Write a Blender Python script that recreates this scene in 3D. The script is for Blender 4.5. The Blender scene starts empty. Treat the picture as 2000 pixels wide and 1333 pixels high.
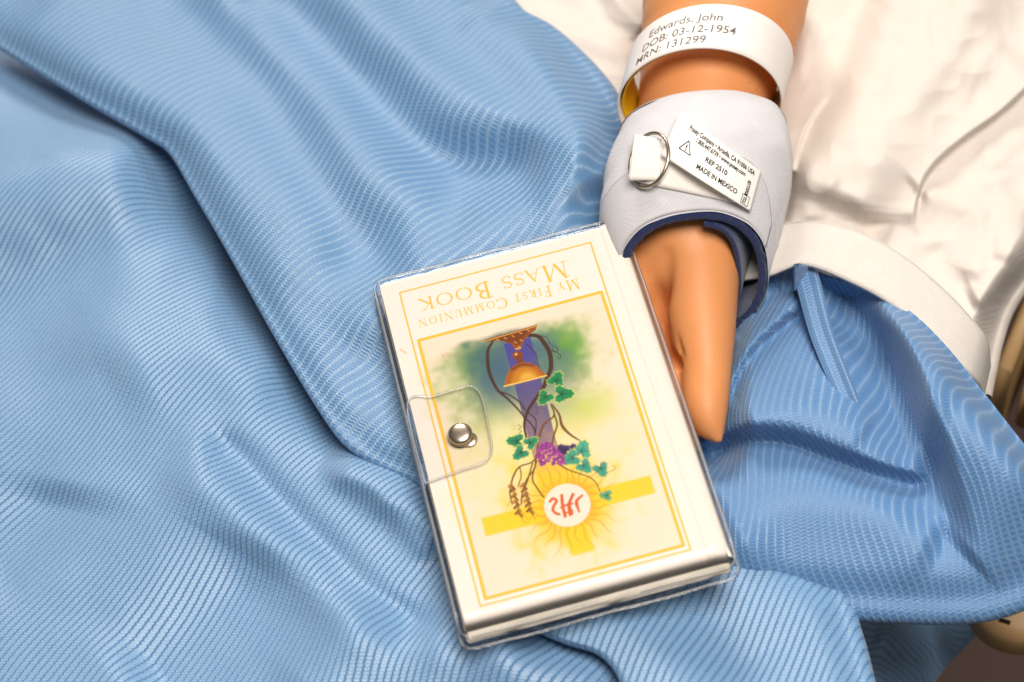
import bpy, math, random
import numpy as np
from mathutils import Matrix, Vector

S = 0.01                                   # everything below is authored in centimetres
random.seed(4); rng = np.random.default_rng(4)
scene = bpy.context.scene
col = scene.collection

# ------------------------------------------------------------------ camera
W_PX, H_PX, F_PX = 2000.0, 1333.0, 3900.0
n_away = np.array([0.105, 0.519, 0.848]); n_away /= np.linalg.norm(n_away)
Zc = -n_away                                # table-up seen from the lens (x right, y down, z forward)
fwd = np.array([0, 0, 1.0])
Yc = fwd - (fwd @ Zc) * Zc; Yc /= np.linalg.norm(Yc)
Xc = np.cross(Yc, Zc)
RW = np.array([Xc, Yc, Zc])                 # lens axes -> world axes
def ray(px, py):
    d = np.stack([(np.asarray(px, float) - W_PX/2)/F_PX, (np.asarray(py, float) - H_PX/2)/F_PX,
                  np.ones(np.broadcast(px, py).shape)], -1)
    return d @ RW.T
CORNERS = np.array([[733, 560], [1196, 438], [1432, 1083], [918, 1222]], float)
_r = ray(CORNERS[:, 0], CORNERS[:, 1])
_p = -_r / _r[:, 2:3]                       # on the plane one unit under the lens
_wid = (np.linalg.norm(_p[1]-_p[0]) + np.linalg.norm(_p[2]-_p[3]))/2
CAM_H = 8.0/_wid                            # the book is 8 cm wide
_p *= CAM_H
CAM = np.array([-_p[:, 0].mean(), -_p[:, 1].mean(), CAM_H])
def P(px, py, z):
    """the place at height z (cm) measured at that spot of the photograph"""
    r = ray(px, py); z = np.asarray(z, float)
    t = (z - CAM[2]) / r[..., 2]
    return CAM + r * t[..., None]
BC = _p + [CAM[0], CAM[1], 0]; BC[:, 2] = 0  # book corners on z = 0

cd = bpy.data.cameras.new('camera'); cam = bpy.data.objects.new('camera', cd); col.objects.link(cam)
m = Matrix.Identity(4)
ax = [RW @ np.array([1, 0, 0]), RW @ np.array([0, -1, 0]), RW @ np.array([0, 0, -1])]
for c in range(3):
    for r in range(3): m[r][c] = ax[c][r]
for r in range(3): m[r][3] = CAM[r]*S
cam.matrix_world = m
cd.sensor_width = 36.0; cd.lens = F_PX*36/2000; cd.clip_start = 0.02; cd.clip_end = 20
cd.dof.use_dof = True
cd.dof.focus_distance = float(-(P(1000, 600, 0.0) - CAM) @ np.array(ax[2])) * S
cd.dof.aperture_fstop = 8.0
scene.camera = cam

# ------------------------------------------------------------------ world, lamps, exposure
wd = bpy.data.worlds.new('World'); scene.world = wd; wd.use_nodes = True
bg = wd.node_tree.nodes['Background']; bg.inputs[0].default_value = (1.0, 0.94, 0.88, 1); bg.inputs[1].default_value = 0.20
def area(name, loc, target, size, watts, colr):
    l = bpy.data.lights.new(name, 'AREA'); l.shape = 'DISK'; l.size = size*S; l.energy = watts; l.color = colr
    o = bpy.data.objects.new(name, l); col.objects.link(o); o.location = Vector(loc)*S
    o.rotation_euler = (Vector(target) - Vector(loc)).to_track_quat('-Z', 'Y').to_euler()
    return o
area('ceiling_lamp', (22, -12, 108), (2, 2, 0), 62, 18.5, (1.0, 0.925, 0.845))
area('room_lamp', (4, 120, 82), (2, 0, 0), 50, 14.0, (1.0, 0.925, 0.845))
vs = scene.view_settings; vs.view_transform = 'Standard'; vs.look = 'None'; vs.gamma = 1.0; vs.exposure = -0.24
vs.use_curve_mapping = False
scene.render.engine = 'CYCLES'
scene.cycles.use_denoising = True
scene.cycles.max_bounces = 10; scene.cycles.transparent_max_bounces = 24
scene.cycles.caustics_reflective = False; scene.cycles.caustics_refractive = False

# ------------------------------------------------------------------ small helpers
def lin(c):
    c = np.asarray(c, float)/255.0
    return np.where(c <= 0.04045, c/12.92, ((c + 0.055)/1.055)**2.4)
def rgba(c): return tuple(lin(c)) + (1.0,)
def tag(o, label=None, cat=None, kind=None, group=None):
    if label: o['label'] = label
    if cat: o['category'] = cat
    if kind: o['kind'] = kind
    if group: o['group'] = group
    return o
def empty(name, loc, label, cat):
    o = bpy.data.objects.new(name, None); col.objects.link(o); o.location = Vector(loc)*S
    o.empty_display_size = 0.01
    return tag(o, label, cat)
def mesh_obj(name, verts, faces, mat, parent=None, smooth=True, attrs=None):
    """one mesh object; verts in cm world coordinates"""
    v = np.asarray(verts, float)*S
    root = parent
    while root is not None and root.parent is not None: root = root.parent
    if root is not None: v = v - np.array(root.location)
    me = bpy.data.meshes.new(name)
    if isinstance(faces, np.ndarray):
        k = faces.shape[1]; nf = len(faces)
        me.vertices.add(len(v)); me.vertices.foreach_set('co', v.astype(np.float32).ravel())
        me.loops.add(nf*k); me.loops.foreach_set('vertex_index', faces.astype(np.int32).ravel())
        me.polygons.add(nf); me.polygons.foreach_set('loop_start', np.arange(0, nf*k, k, dtype=np.int32))
        me.polygons.foreach_set('loop_total', np.full(nf, k, dtype=np.int32))
        me.update(calc_edges=True)
    else:
        me.from_pydata([tuple(x) for x in v], [], faces); me.update()
    me.polygons.foreach_set('use_smooth', np.full(len(me.polygons), smooth))
    for nm, (typ, data) in (attrs or {}).items():
        a = me.attributes.new(nm, typ, 'POINT')
        a.data.foreach_set('color' if 'COLOR' in typ else 'vector', np.asarray(data, np.float32).ravel())
    me.materials.append(mat)
    o = bpy.data.objects.new(name, me); col.objects.link(o)
    if parent is not None: o.parent = parent
    return o
def grid_faces(m, n, close=False):
    i, j = np.meshgrid(np.arange(m-1), np.arange(n if close else n-1), indexing='ij')
    j2 = (j+1) % n
    return np.stack([i*n+j, i*n+j2, (i+1)*n+j2, (i+1)*n+j], -1).reshape(-1, 4)
def grid_obj(name, V, mat, parent=None, close=False, attrs=None, flip=False, smooth=True):
    m_, n_ = V.shape[:2]
    f = grid_faces(m_, n_, close)
    if flip: f = f[:, ::-1]
    return mesh_obj(name, V.reshape(-1, 3), f, mat, parent, smooth, attrs)
def spline(pts, n, closed=False):
    """Catmull-Rom through pts (any dimension), n samples, evenly by arc length"""
    p = np.asarray(pts, float)
    if closed: q = np.vstack([p[-1], p, p[0], p[1]])
    else: q = np.vstack([2*p[0]-p[1], p, 2*p[-1]-p[-2]])
    out = []
    for i in range(1, len(q)-2):
        t = np.linspace(0, 1, 24, endpoint=False)[:, None]
        a, b, c, d = q[i-1], q[i], q[i+1], q[i+2]
        out.append(0.5*((2*b) + (-a+c)*t + (2*a-5*b+4*c-d)*t**2 + (-a+3*b-3*c+d)*t**3))
    out = np.vstack(out + [q[-2][None]])
    s = np.r_[0, np.cumsum(np.linalg.norm(np.diff(out, axis=0), axis=1))]
    x = np.linspace(0, s[-1], n, endpoint=not closed)
    return np.stack([np.interp(x, s, out[:, k]) for k in range(out.shape[1])], -1)
def tube(path, rad, seg=10, closed=False, cap=True):
    p = np.asarray(path, float); n = len(p); rad = np.broadcast_to(rad, n)
    if closed: tan = np.roll(p, -1, 0) - np.roll(p, 1, 0)
    else: tan = np.gradient(p, axis=0)
    tan /= np.linalg.norm(tan, axis=1)[:, None] + 1e-12
    up = np.array([0.13, 0.21, 0.97]); V = np.zeros((n, seg, 3)); prev = None
    for i in range(n):
        a = (up if prev is None else prev); a = a - (a@tan[i])*tan[i]; a /= np.linalg.norm(a); prev = a
        b = np.cross(tan[i], a); th = np.arange(seg)*2*np.pi/seg
        V[i] = p[i] + rad[i]*(np.cos(th)[:, None]*a + np.sin(th)[:, None]*b)
    f = grid_faces(n, seg, True)
    if closed:
        j = np.arange(seg); f = np.vstack([f, np.stack([(n-1)*seg+j, (n-1)*seg+(j+1) % seg, (j+1) % seg, j], -1)])
    return V.reshape(-1, 3), f
def seg_field(px, py, pts):
    """signed distance (positive to the right of travel as seen in the photo), arc parameter 0..1"""
    pts = np.asarray(pts, float)
    L = np.r_[0, np.cumsum(np.linalg.norm(np.diff(pts, axis=0), axis=1))]
    best = np.full(px.shape, 1e9); sgn = np.ones(px.shape); tt = np.zeros(px.shape)
    for i in range(len(pts)-1):
        a, b = pts[i], pts[i+1]; d = b-a; l2 = d@d
        t = np.clip(((px-a[0])*d[0] + (py-a[1])*d[1])/l2, 0, 1)
        dx, dy = px-a[0]-t*d[0], py-a[1]-t*d[1]; dist = np.hypot(dx, dy)
        k = dist < best
        best = np.where(k, dist, best); sgn = np.where(k, np.sign(d[0]*dy - d[1]*dx), sgn)
        tt = np.where(k, (L[i] + t*(L[i+1]-L[i]))/L[-1], tt)
    return best*sgn, tt
def sm(x): x = np.clip(x, 0, 1); return x*x*(3-2*x)
WK = 1.0
def ridge(px, py, pts, w, amp, wr=None, ends=0.24):
    """soft ridge (amp > 0) or valley along a line; wr is the width on the right-hand side"""
    sp = spline(pts, 40)
    d, t = seg_field(px, py, sp)
    ww = np.where(d > 0, wr if wr else w, w)*WK
    e = sm(t/ends)*sm((1-t)/ends) if ends > 0 else 1
    return amp*e*np.exp(-(d/ww)**2)
def step(px, py, pts, w, amp, far, ends=0.0):
    """rise of amp on the right of travel over w pixels, dying out after far pixels"""
    d, t = seg_field(px, py, spline(pts, 40))
    e = sm(t/ends)*sm((1-t)/ends) if ends > 0 else 1
    return amp*e*sm(d/w + 0.5)*np.exp(-(np.maximum(d, 0)/far)**2)
def wave(px, py, ang, lam, amp, ph=0):
    a = math.radians(ang)
    return amp*np.sin(2*np.pi*(px*math.cos(a) + py*math.sin(a))/lam + ph)
def vnoise(px, py, cell, seed):
    r = np.random.default_rng(seed).uniform(-1, 1, (64, 64))
    x, y = px/cell + 20, py/cell + 20
    i, j = np.floor(x).astype(int), np.floor(y).astype(int); fx, fy = x-i, y-j
    fx, fy = fx*fx*(3-2*fx), fy*fy*(3-2*fy)
    g = lambda a, b: r[a % 64, b % 64]
    return (g(i, j)*(1-fx) + g(i+1, j)*fx)*(1-fy) + (g(i, j+1)*(1-fx) + g(i+1, j+1)*fx)*fy

# ------------------------------------------------------------------ materials
def material(name):
    m_ = bpy.data.materials.new(name); m_.use_nodes = True
    nt = m_.node_tree; b = nt.nodes['Principled BSDF']
    return m_, nt, b
def N(nt, typ, **kw):
    n = nt.nodes.new(typ)
    for k, v in kw.items():
        if k.startswith('i_'):
            key = k[2:]; n.inputs[int(key) if key.isdigit() else key].default_value = v
        else: setattr(n, k, v)
    return n
def math_n(nt, op, a, b=None, c=None):
    n = nt.nodes.new('ShaderNodeMath'); n.operation = op
    for i, x in enumerate((a, b, c)):
        if x is None: continue
        if isinstance(x, (int, float)): n.inputs[i].default_value = x
        else: nt.links.new(x, n.inputs[i])
    return n.outputs[0]
def mixc(nt, fac, a, b):
    n = nt.nodes.new('ShaderNodeMix'); n.data_type = 'RGBA'
    for sock, x in ((n.inputs[0], fac), (n.inputs[6], a), (n.inputs[7], b)):
        if isinstance(x, (tuple, float, int)): sock.default_value = x
        else: nt.links.new(x, sock)
    return n.outputs[2]
def plain(name, c, rough=0.5, spec=0.5, metal=0.0, noise=0.0, nscale=60, bump=0.0, sheen=0.0):
    m_, nt, b = material(name)
    b.inputs['Base Color'].default_value = rgba(c); b.inputs['Roughness'].default_value = rough
    b.inputs['Specular IOR Level'].default_value = spec; b.inputs['Metallic'].default_value = metal
    if sheen: b.inputs['Sheen Weight'].default_value = sheen
    if noise or bump:
        tc = N(nt, 'ShaderNodeTexCoord'); nz = N(nt, 'ShaderNodeTexNoise', i_Scale=float(nscale)*100, i_Detail=4.0)
        nt.links.new(tc.outputs['Object'], nz.inputs['Vector'])
        if noise:
            c0 = rgba(c); c1 = tuple(x*(1-noise) for x in c0[:3]) + (1,)
            nt.links.new(mixc(nt, nz.outputs[0], c0, c1), b.inputs['Base Color'])
        if bump:
            bp = N(nt, 'ShaderNodeBump', i_Strength=1.0, i_Distance=bump*S)
            nt.links.new(nz.outputs[0], bp.inputs['Height']); nt.links.new(bp.outputs[0], b.inputs['Normal'])
    return m_
def knit(name, base, light, groove, period, reverse=False):
    """ribbed warp knit; attribute 'weave' holds (across ribs, along ribs) in cm"""
    m_, nt, b = material(name); L = nt.links
    at = N(nt, 'ShaderNodeAttribute', attribute_name='weave'); sp = N(nt, 'ShaderNodeSeparateXYZ'); L.new(at.outputs['Vector'], sp.inputs[0])
    u, v = sp.outputs[0], sp.outputs[1]
    nz = N(nt, 'ShaderNodeTexNoise', i_Scale=9.0, i_Detail=3.0); L.new(at.outputs['Vector'], nz.inputs['Vector'])
    big = N(nt, 'ShaderNodeTexNoise', i_Scale=0.35, i_Detail=2.0); L.new(at.outputs['Vector'], big.inputs['Vector'])
    uj = math_n(nt, 'ADD', u, math_n(nt, 'MULTIPLY', math_n(nt, 'SUBTRACT', nz.outputs[0], 0.5), 0.05))
    tri = math_n(nt, 'PINGPONG', math_n(nt, 'DIVIDE', v, 0.075), 1.0)
    zig = math_n(nt, 'MULTIPLY', tri, 0.35 if not reverse else 0.12)
    ph = math_n(nt, 'ADD', math_n(nt, 'MULTIPLY', uj, math.pi/period), zig)
    r = math_n(nt, 'ABSOLUTE', math_n(nt, 'SINE', ph))                                    # 0 in the groove, 1 on the rib
    st = math_n(nt, 'SINE', math_n(nt, 'ADD', math_n(nt, 'MULTIPLY', v, 2*math.pi/0.105), math_n(nt, 'MULTIPLY', math_n(nt, 'SINE', math_n(nt, 'MULTIPLY', ph, 2.0)), 1.6)))
    st01 = math_n(nt, 'MULTIPLY_ADD', st, 0.5, 0.5)
    if not reverse:
        g = math_n(nt, 'SMOOTH_MIN', math_n(nt, 'MULTIPLY', r, 2.1), 1.0, 0.3)
        h = math_n(nt, 'ADD', g, math_n(nt, 'MULTIPLY', math_n(nt, 'MULTIPLY', st01, g), 0.16))
        colr = mixc(nt, g, groove, base)
        colr = mixc(nt, math_n(nt, 'MULTIPLY', math_n(nt, 'MULTIPLY', st01, math_n(nt, 'POWER', r, 2.0)), 0.65), colr, light)
        dist = 0.036
    else:
        line = math_n(nt, 'POWER', math_n(nt, 'SUBTRACT', 1.0, r), 2.6)                  # narrow raised chain stitch
        mesh_ = math_n(nt, 'MULTIPLY', math_n(nt, 'SUBTRACT', 1.0, st01), r)               # open dots between
        h = math_n(nt, 'SUBTRACT', math_n(nt, 'ADD', math_n(nt, 'MULTIPLY', line, 0.9), math_n(nt, 'MULTIPLY', st01, 0.2)), math_n(nt, 'MULTIPLY', mesh_, 0.35))
        colr = mixc(nt, math_n(nt, 'MULTIPLY', mesh_, 0.75), base, groove)
        colr = mixc(nt, math_n(nt, 'MULTIPLY', line, math_n(nt, 'MULTIPLY_ADD', st01, 0.6, 0.35)), colr, light)
        dist = 0.035
    fz = N(nt, 'ShaderNodeTexNoise', i_Scale=55.0, i_Detail=2.0); L.new(at.outputs['Vector'], fz.inputs['Vector'])
    h = math_n(nt, 'ADD', h, math_n(nt, 'MULTIPLY', fz.outputs[0], 0.25))
    colr = mixc(nt, math_n(nt, 'MULTIPLY', math_n(nt, 'SUBTRACT', big.outputs[0], 0.35), 0.5), colr, base)
    L.new(colr, b.inputs['Base Color'])
    bp = N(nt, 'ShaderNodeBump', i_Strength=0.62, i_Distance=dist*S); L.new(h, bp.inputs['Height']); L.new(bp.outputs[0], b.inputs['Normal'])
    b.inputs['Roughness'].default_value = 0.40; b.inputs['Specular IOR Level'].default_value = 0.7
    b.inputs['Sheen Weight'].default_value = 0.25; b.inputs['Sheen Roughness'].default_value = 0.4
    return m_
def woven(name, c, c2, p1, p2, rough, bumpd, sheen=0.1, diag=False):
    """plain woven cloth or webbing; attribute 'weave' in cm"""
    m_, nt, b = material(name); L = nt.links
    at = N(nt, 'ShaderNodeAttribute', attribute_name='weave'); sp = N(nt, 'ShaderNodeSeparateXYZ'); L.new(at.outputs['Vector'], sp.inputs[0])
    u, v = sp.outputs[0], sp.outputs[1]
    if diag: u, v = math_n(nt, 'ADD', u, v), math_n(nt, 'SUBTRACT', u, v)
    a = math_n(nt, 'SINE', math_n(nt, 'MULTIPLY', u, 2*math.pi/p1)); d = math_n(nt, 'SINE', math_n(nt, 'MULTIPLY', v, 2*math.pi/p2))
    h = math_n(nt, 'MULTIPLY_ADD', math_n(nt, 'MULTIPLY', a, d), 0.5, 0.5)
    nz = N(nt, 'ShaderNodeTexNoise', i_Scale=1.2, i_Detail=6.0); L.new(at.outputs['Vector'], nz.inputs['Vector'])
    f2 = N(nt, 'ShaderNodeTexNoise', i_Scale=40.0, i_Detail=2.0); L.new(at.outputs['Vector'], f2.inputs['Vector'])
    fac = math_n(nt, 'ADD', math_n(nt, 'MULTIPLY', h, 0.35), math_n(nt, 'MULTIPLY', nz.outputs[0], 0.6))
    L.new(mixc(nt, fac, rgba(c), rgba(c2)), b.inputs['Base Color'])
    bp = N(nt, 'ShaderNodeBump', i_Strength=1.0, i_Distance=bumpd*S); L.new(math_n(nt, 'ADD', h, math_n(nt, 'MULTIPLY', f2.outputs[0], 0.6)), bp.inputs['Height']); L.new(bp.outputs[0], b.inputs['Normal'])
    b.inputs['Roughness'].default_value = rough; b.inputs['Specular IOR Level'].default_value = 0.12
    b.inputs['Sheen Weight'].default_value = sheen
    return m_
def vinyl(name, tint=0.97, rough=0.06, ior=1.5, haze=0.02):
    m_, nt, b = material(name); L = nt.links; nt.nodes.remove(b)
    out = nt.nodes['Material Output']
    t = N(nt, 'ShaderNodeBsdfTransparent'); t.inputs[0].default_value = (tint, tint, tint, 1)
    g = N(nt, 'ShaderNodeBsdfGlossy', i_Roughness=rough); d = N(nt, 'ShaderNodeBsdfDiffuse'); d.inputs[0].default_value = (0.85, 0.85, 0.85, 1)
    fr = N(nt, 'ShaderNodeFresnel', i_IOR=ior)
    tc = N(nt, 'ShaderNodeTexCoord'); nz = N(nt, 'ShaderNodeTexNoise', i_Scale=90.0, i_Detail=2.0); L.new(tc.outputs['Object'], nz.inputs['Vector'])
    bp = N(nt, 'ShaderNodeBump', i_Strength=0.6, i_Distance=0.0012); L.new(nz.outputs[0], bp.inputs['Height']); L.new(bp.outputs[0], g.inputs['Normal'])
    m1 = N(nt, 'ShaderNodeMixShader', i_0=haze); L.new(t.outputs[0], m1.inputs[1]); L.new(d.outputs[0], m1.inputs[2])
    m2 = N(nt, 'ShaderNodeMixShader'); L.new(fr.outputs[0], m2.inputs[0]); L.new(m1.outputs[0], m2.inputs[1]); L.new(g.outputs[0], m2.inputs[2])
    L.new(m2.outputs[0], out.inputs[0])
    return m_

M_face = knit('blue ribbed knit, face', rgba((104, 147, 188)), rgba((158, 185, 211)), rgba((73, 120, 171)), 0.225)
M_rev = knit('blue ribbed knit, reverse', rgba((104, 146, 186)), rgba((160, 186, 212)), rgba((73, 119, 169)), 0.28, True)
M_side = knit('blue ribbed knit, side', rgba((98, 140, 186)), rgba((146, 174, 206)), rgba((70, 116, 170)), 0.25, True)
M_side.node_tree.nodes['Principled BSDF'].inputs['Specular IOR Level'].default_value = 0.45
M_sheet = woven('white cotton', (225, 217, 209), (215, 206, 197), 0.06, 0.06, 0.95, 0.01, 0.05)
M_web = woven('white webbing', (246, 240, 233), (226, 219, 211), 0.11, 0.11, 0.8, 0.03, 0.1, True)
M_webr = woven('white ribbed webbing', (242, 236, 229), (228, 221, 213), 0.10, 2.0, 0.85, 0.010, 0.1)
M_foam = woven('pale grey brushed foam cloth', (229, 227, 231), (219, 218, 224), 0.08, 0.08, 0.95, 0.022, 0.35)
M_navy = plain('navy looped lining', (34, 52, 104), 0.95, 0.2, noise=0.55, nscale=22, bump=0.06, sheen=0.4)
M_skin = plain('mannequin plastic', (221, 148, 92), 0.46, 0.35, noise=0.07, nscale=0.8)
_nt = M_skin.node_tree; _b = _nt.nodes['Principled BSDF']
_tc = N(_nt, 'ShaderNodeTexCoord'); _vo = N(_nt, 'ShaderNodeTexVoronoi', i_Scale=110.0); _nt.links.new(_tc.outputs['Object'], _vo.inputs['Vector'])
_old = _b.inputs['Base Color'].links[0].from_socket
_sp = math_n(_nt, 'LESS_THAN', _vo.outputs['Distance'], 0.035)
_nt.links.new(mixc(_nt, math_n(_nt, 'MULTIPLY', _sp, 0.55), _old, rgba((120, 62, 30))), _b.inputs['Base Color'])
_n2 = N(_nt, 'ShaderNodeTexNoise', i_Scale=700.0, i_Detail=3.0); _nt.links.new(_tc.outputs['Object'], _n2.inputs['Vector'])
_nt.links.new(math_n(_nt, 'MULTIPLY_ADD', _n2.outputs[0], 0.25, 0.34), _b.inputs['Roughness'])
_b.inputs['Subsurface Weight'].default_value = 0.12; _b.inputs['Subsurface Radius'].default_value = (0.004, 0.002, 0.001)
M_band = plain('white wristband plastic', (236, 230, 226), 0.38, 0.45)
M_yel = plain('yellow wristband plastic', (226, 180, 30), 0.4, 0.5)
M_ink = plain('grey black ink', (100, 94, 92), 0.6, 0.3)
M_black = plain('black ink', (22, 20, 20), 0.6, 0.3)
M_steel = plain('nickel plated steel', (190, 176, 158), 0.27, 0.5, metal=1.0)
M_tag = plain('white satin label', (244, 240, 234), 0.5, 0.4, noise=0.03, nscale=6)
M_page = plain('page paper', (238, 226, 206), 0.7, 0.3, noise=0.12, nscale=14)
M_card = plain('white book card', (246, 236, 222), 0.35, 0.5)
M_vinyl = vinyl('clear vinyl', 0.99, 0.06, 1.42, 0.0); M_rim = vinyl('clear vinyl weld', 1.0, 0.12, 1.35, 0.16)
M_floor = plain('dark brown floor', (58, 30, 12), 0.45, 0.4, noise=0.4, nscale=0.05)
M_frame = plain('beige bed plastic', (176, 142, 98), 0.5, 0.4, noise=0.1, nscale=0.4)
M_dark = plain('black slot', (20, 14, 10), 0.7, 0.2)

# ------------------------------------------------------------------ the setting under the cloth
fz_ = -48.0
tag(mesh_obj('floor', [(-150, -150, fz_), (200, -150, fz_), (200, 150, fz_), (-150, 150, fz_)], [(0, 1, 2, 3)], M_floor, smooth=False), kind='structure')
def rounded_bar(p0, p1, wdt, hgt, r, up=(0, 0, 1), seg=5):
    p0, p1 = np.array(p0, float), np.array(p1, float); d = p1-p0; d /= np.linalg.norm(d)
    upv = np.array(up, float); upv -= (upv@d)*d; upv /= np.linalg.norm(upv); sd = np.cross(d, upv)
    prof = []
    for cx, cy, a0 in ((wdt/2-r, hgt/2-r, 0), (-wdt/2+r, hgt/2-r, 90), (-wdt/2+r, -hgt/2+r, 180), (wdt/2-r, -hgt/2+r, 270)):
        for k in range(seg+1):
            a = math.radians(a0 + 90*k/seg); prof.append((cx + r*math.cos(a), cy + r*math.sin(a)))
    prof = np.array(prof); n = len(prof)
    V = np.vstack([p0 + prof[:, :1]*sd + prof[:, 1:]*upv, p1 + prof[:, :1]*sd + prof[:, 1:]*upv])
    f = [(i, (i+1) % n, n+(i+1) % n, n+i) for i in range(n)] + [tuple(range(n))[::-1], tuple(range(n, 2*n))]
    return V, f
bed = empty('hospital_bed', tuple(P(1965, 900, -14)), 'beige plastic edge of the hospital bed below the blue cloth', 'bed')
a_, b_ = P(1945, 800, -11.0), P(2075, 470, -11.0)
v_, f_ = rounded_bar(a_, b_, 0.6, 6.0, 0.25); mesh_obj('side_rail', v_, f_, M_frame, bed)
a_, b_ = P(2010, 800, -12.0), P(2110, 520, -12.0)
v_, f_ = rounded_bar(a_, b_, 0.8, 3.0, 0.3); mesh_obj('lower_rail', v_, f_, M_frame, bed)
cc = P(1985, 1178, -13)
th = np.linspace(0, 2*np.pi, 49)[:-1]
rings = []
for rr, zz in ((0.01, -12.0), (1.3, -12.0), (1.65, -12.15), (1.8, -12.5), (1.8, -13.4), (1.6, -13.8), (0.01, -13.8)):
    rings.append(np.stack([cc[0] + rr*np.cos(th), cc[1] + rr*np.sin(th), np.full(48, zz)], -1))
grid_obj('bumper_wheel', np.array(rings), M_frame, bed, close=True, flip=True)
v_, f_ = rounded_bar(P(1950, 1214, -12.2), P(1972, 1222, -12.2), 0.16, 0.5, 0.05); mesh_obj('slot_mark', v_, f_, M_dark, bed)

# ------------------------------------------------------------------ cloth sheets
def roll(V, H0, side, r, turns, back, n=10):
    """continue a sheet past its border: roll over by radius r, then run back underneath.
    V is (m,n,3); side 0 = first column; the border direction comes from the columns themselves"""
    edge = V[:, 0] if side == 0 else V[:, -1]; inner = V[:, 3] if side == 0 else V[:, -4]
    out = edge - inner; out /= np.linalg.norm(out, axis=1)[:, None]
    kk = np.ones(31)/31; out = np.stack([np.convolve(np.pad(out[:, i], 15, mode='edge'), kk, 'valid') for i in range(3)], -1); out /= np.linalg.norm(out, axis=1)[:, None]
    nrm = np.array([0, 0, 1.0]) - out*out[:, 2:3]; nrm /= np.linalg.norm(nrm, axis=1)[:, None]
    rr = np.broadcast_to(r, len(edge))[:, None]
    cols = []
    for k in range(1, n+1):
        a = math.pi*turns*k/n
        cols.append(edge + rr*(math.sin(a)*out - (1-math.cos(a))*nrm))
    last = cols[-1]; dr = math.cos(math.pi*turns)*out - math.sin(math.pi*turns)*nrm
    for k in range(1, 5): cols.append(last + dr*back*k/4)
    C = np.stack(cols, 1)
    return np.concatenate([C[:, ::-1], V], 1) if side == 0 else np.concatenate([V, C], 1)
def weave_coords(V, ang, warp=0.0, kz=0.35, off=(0, 0)):
    """cloth coordinates: across and along the ribs, following the slope of the folds"""
    a = math.radians(ang); ca, sa = math.cos(a), math.sin(a)          # rib direction on the bed
    u = V[..., 0]*sa - V[..., 1]*ca + kz*V[..., 2] + off[0]
    v = V[..., 0]*ca + V[..., 1]*sa + off[1]
    return np.stack([u, v, np.zeros_like(u)], -1)

gown = empty('hospital_gown', (-10, -3, -4), 'light blue ribbed knit gown bunched in folds across the bed', 'gown')

book_poly = np.array([(733, 560), (1196, 438), (1432, 1083), (918, 1222), (733, 560)], float)
def under_book(px, py, margin=70):
    d = np.full(px.shape, 1e9)                   # positive inside
    for a, b in zip(book_poly[:-1], book_poly[1:]):
        e = (b-a)/np.linalg.norm(b-a); d = np.minimum(d, e[0]*(py-a[1]) - e[1]*(px-a[0]))
    return sm((d - 15)/margin)

def smin(a, b, k):
    h = np.clip(0.5 + 0.5*(b-a)/k, 0, 1)
    return b*(1-h) + a*h - k*h*(1-h)
def out_book(px, py):
    d = np.full(px.shape, -1e9)
    for a, b in zip(book_poly[:-1], book_poly[1:]):
        e = (b-a)/np.linalg.norm(b-a); d = np.maximum(d, -(e[0]*(py-a[1]) - e[1]*(px-a[0])))
    return np.maximum(d, 0)

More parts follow.
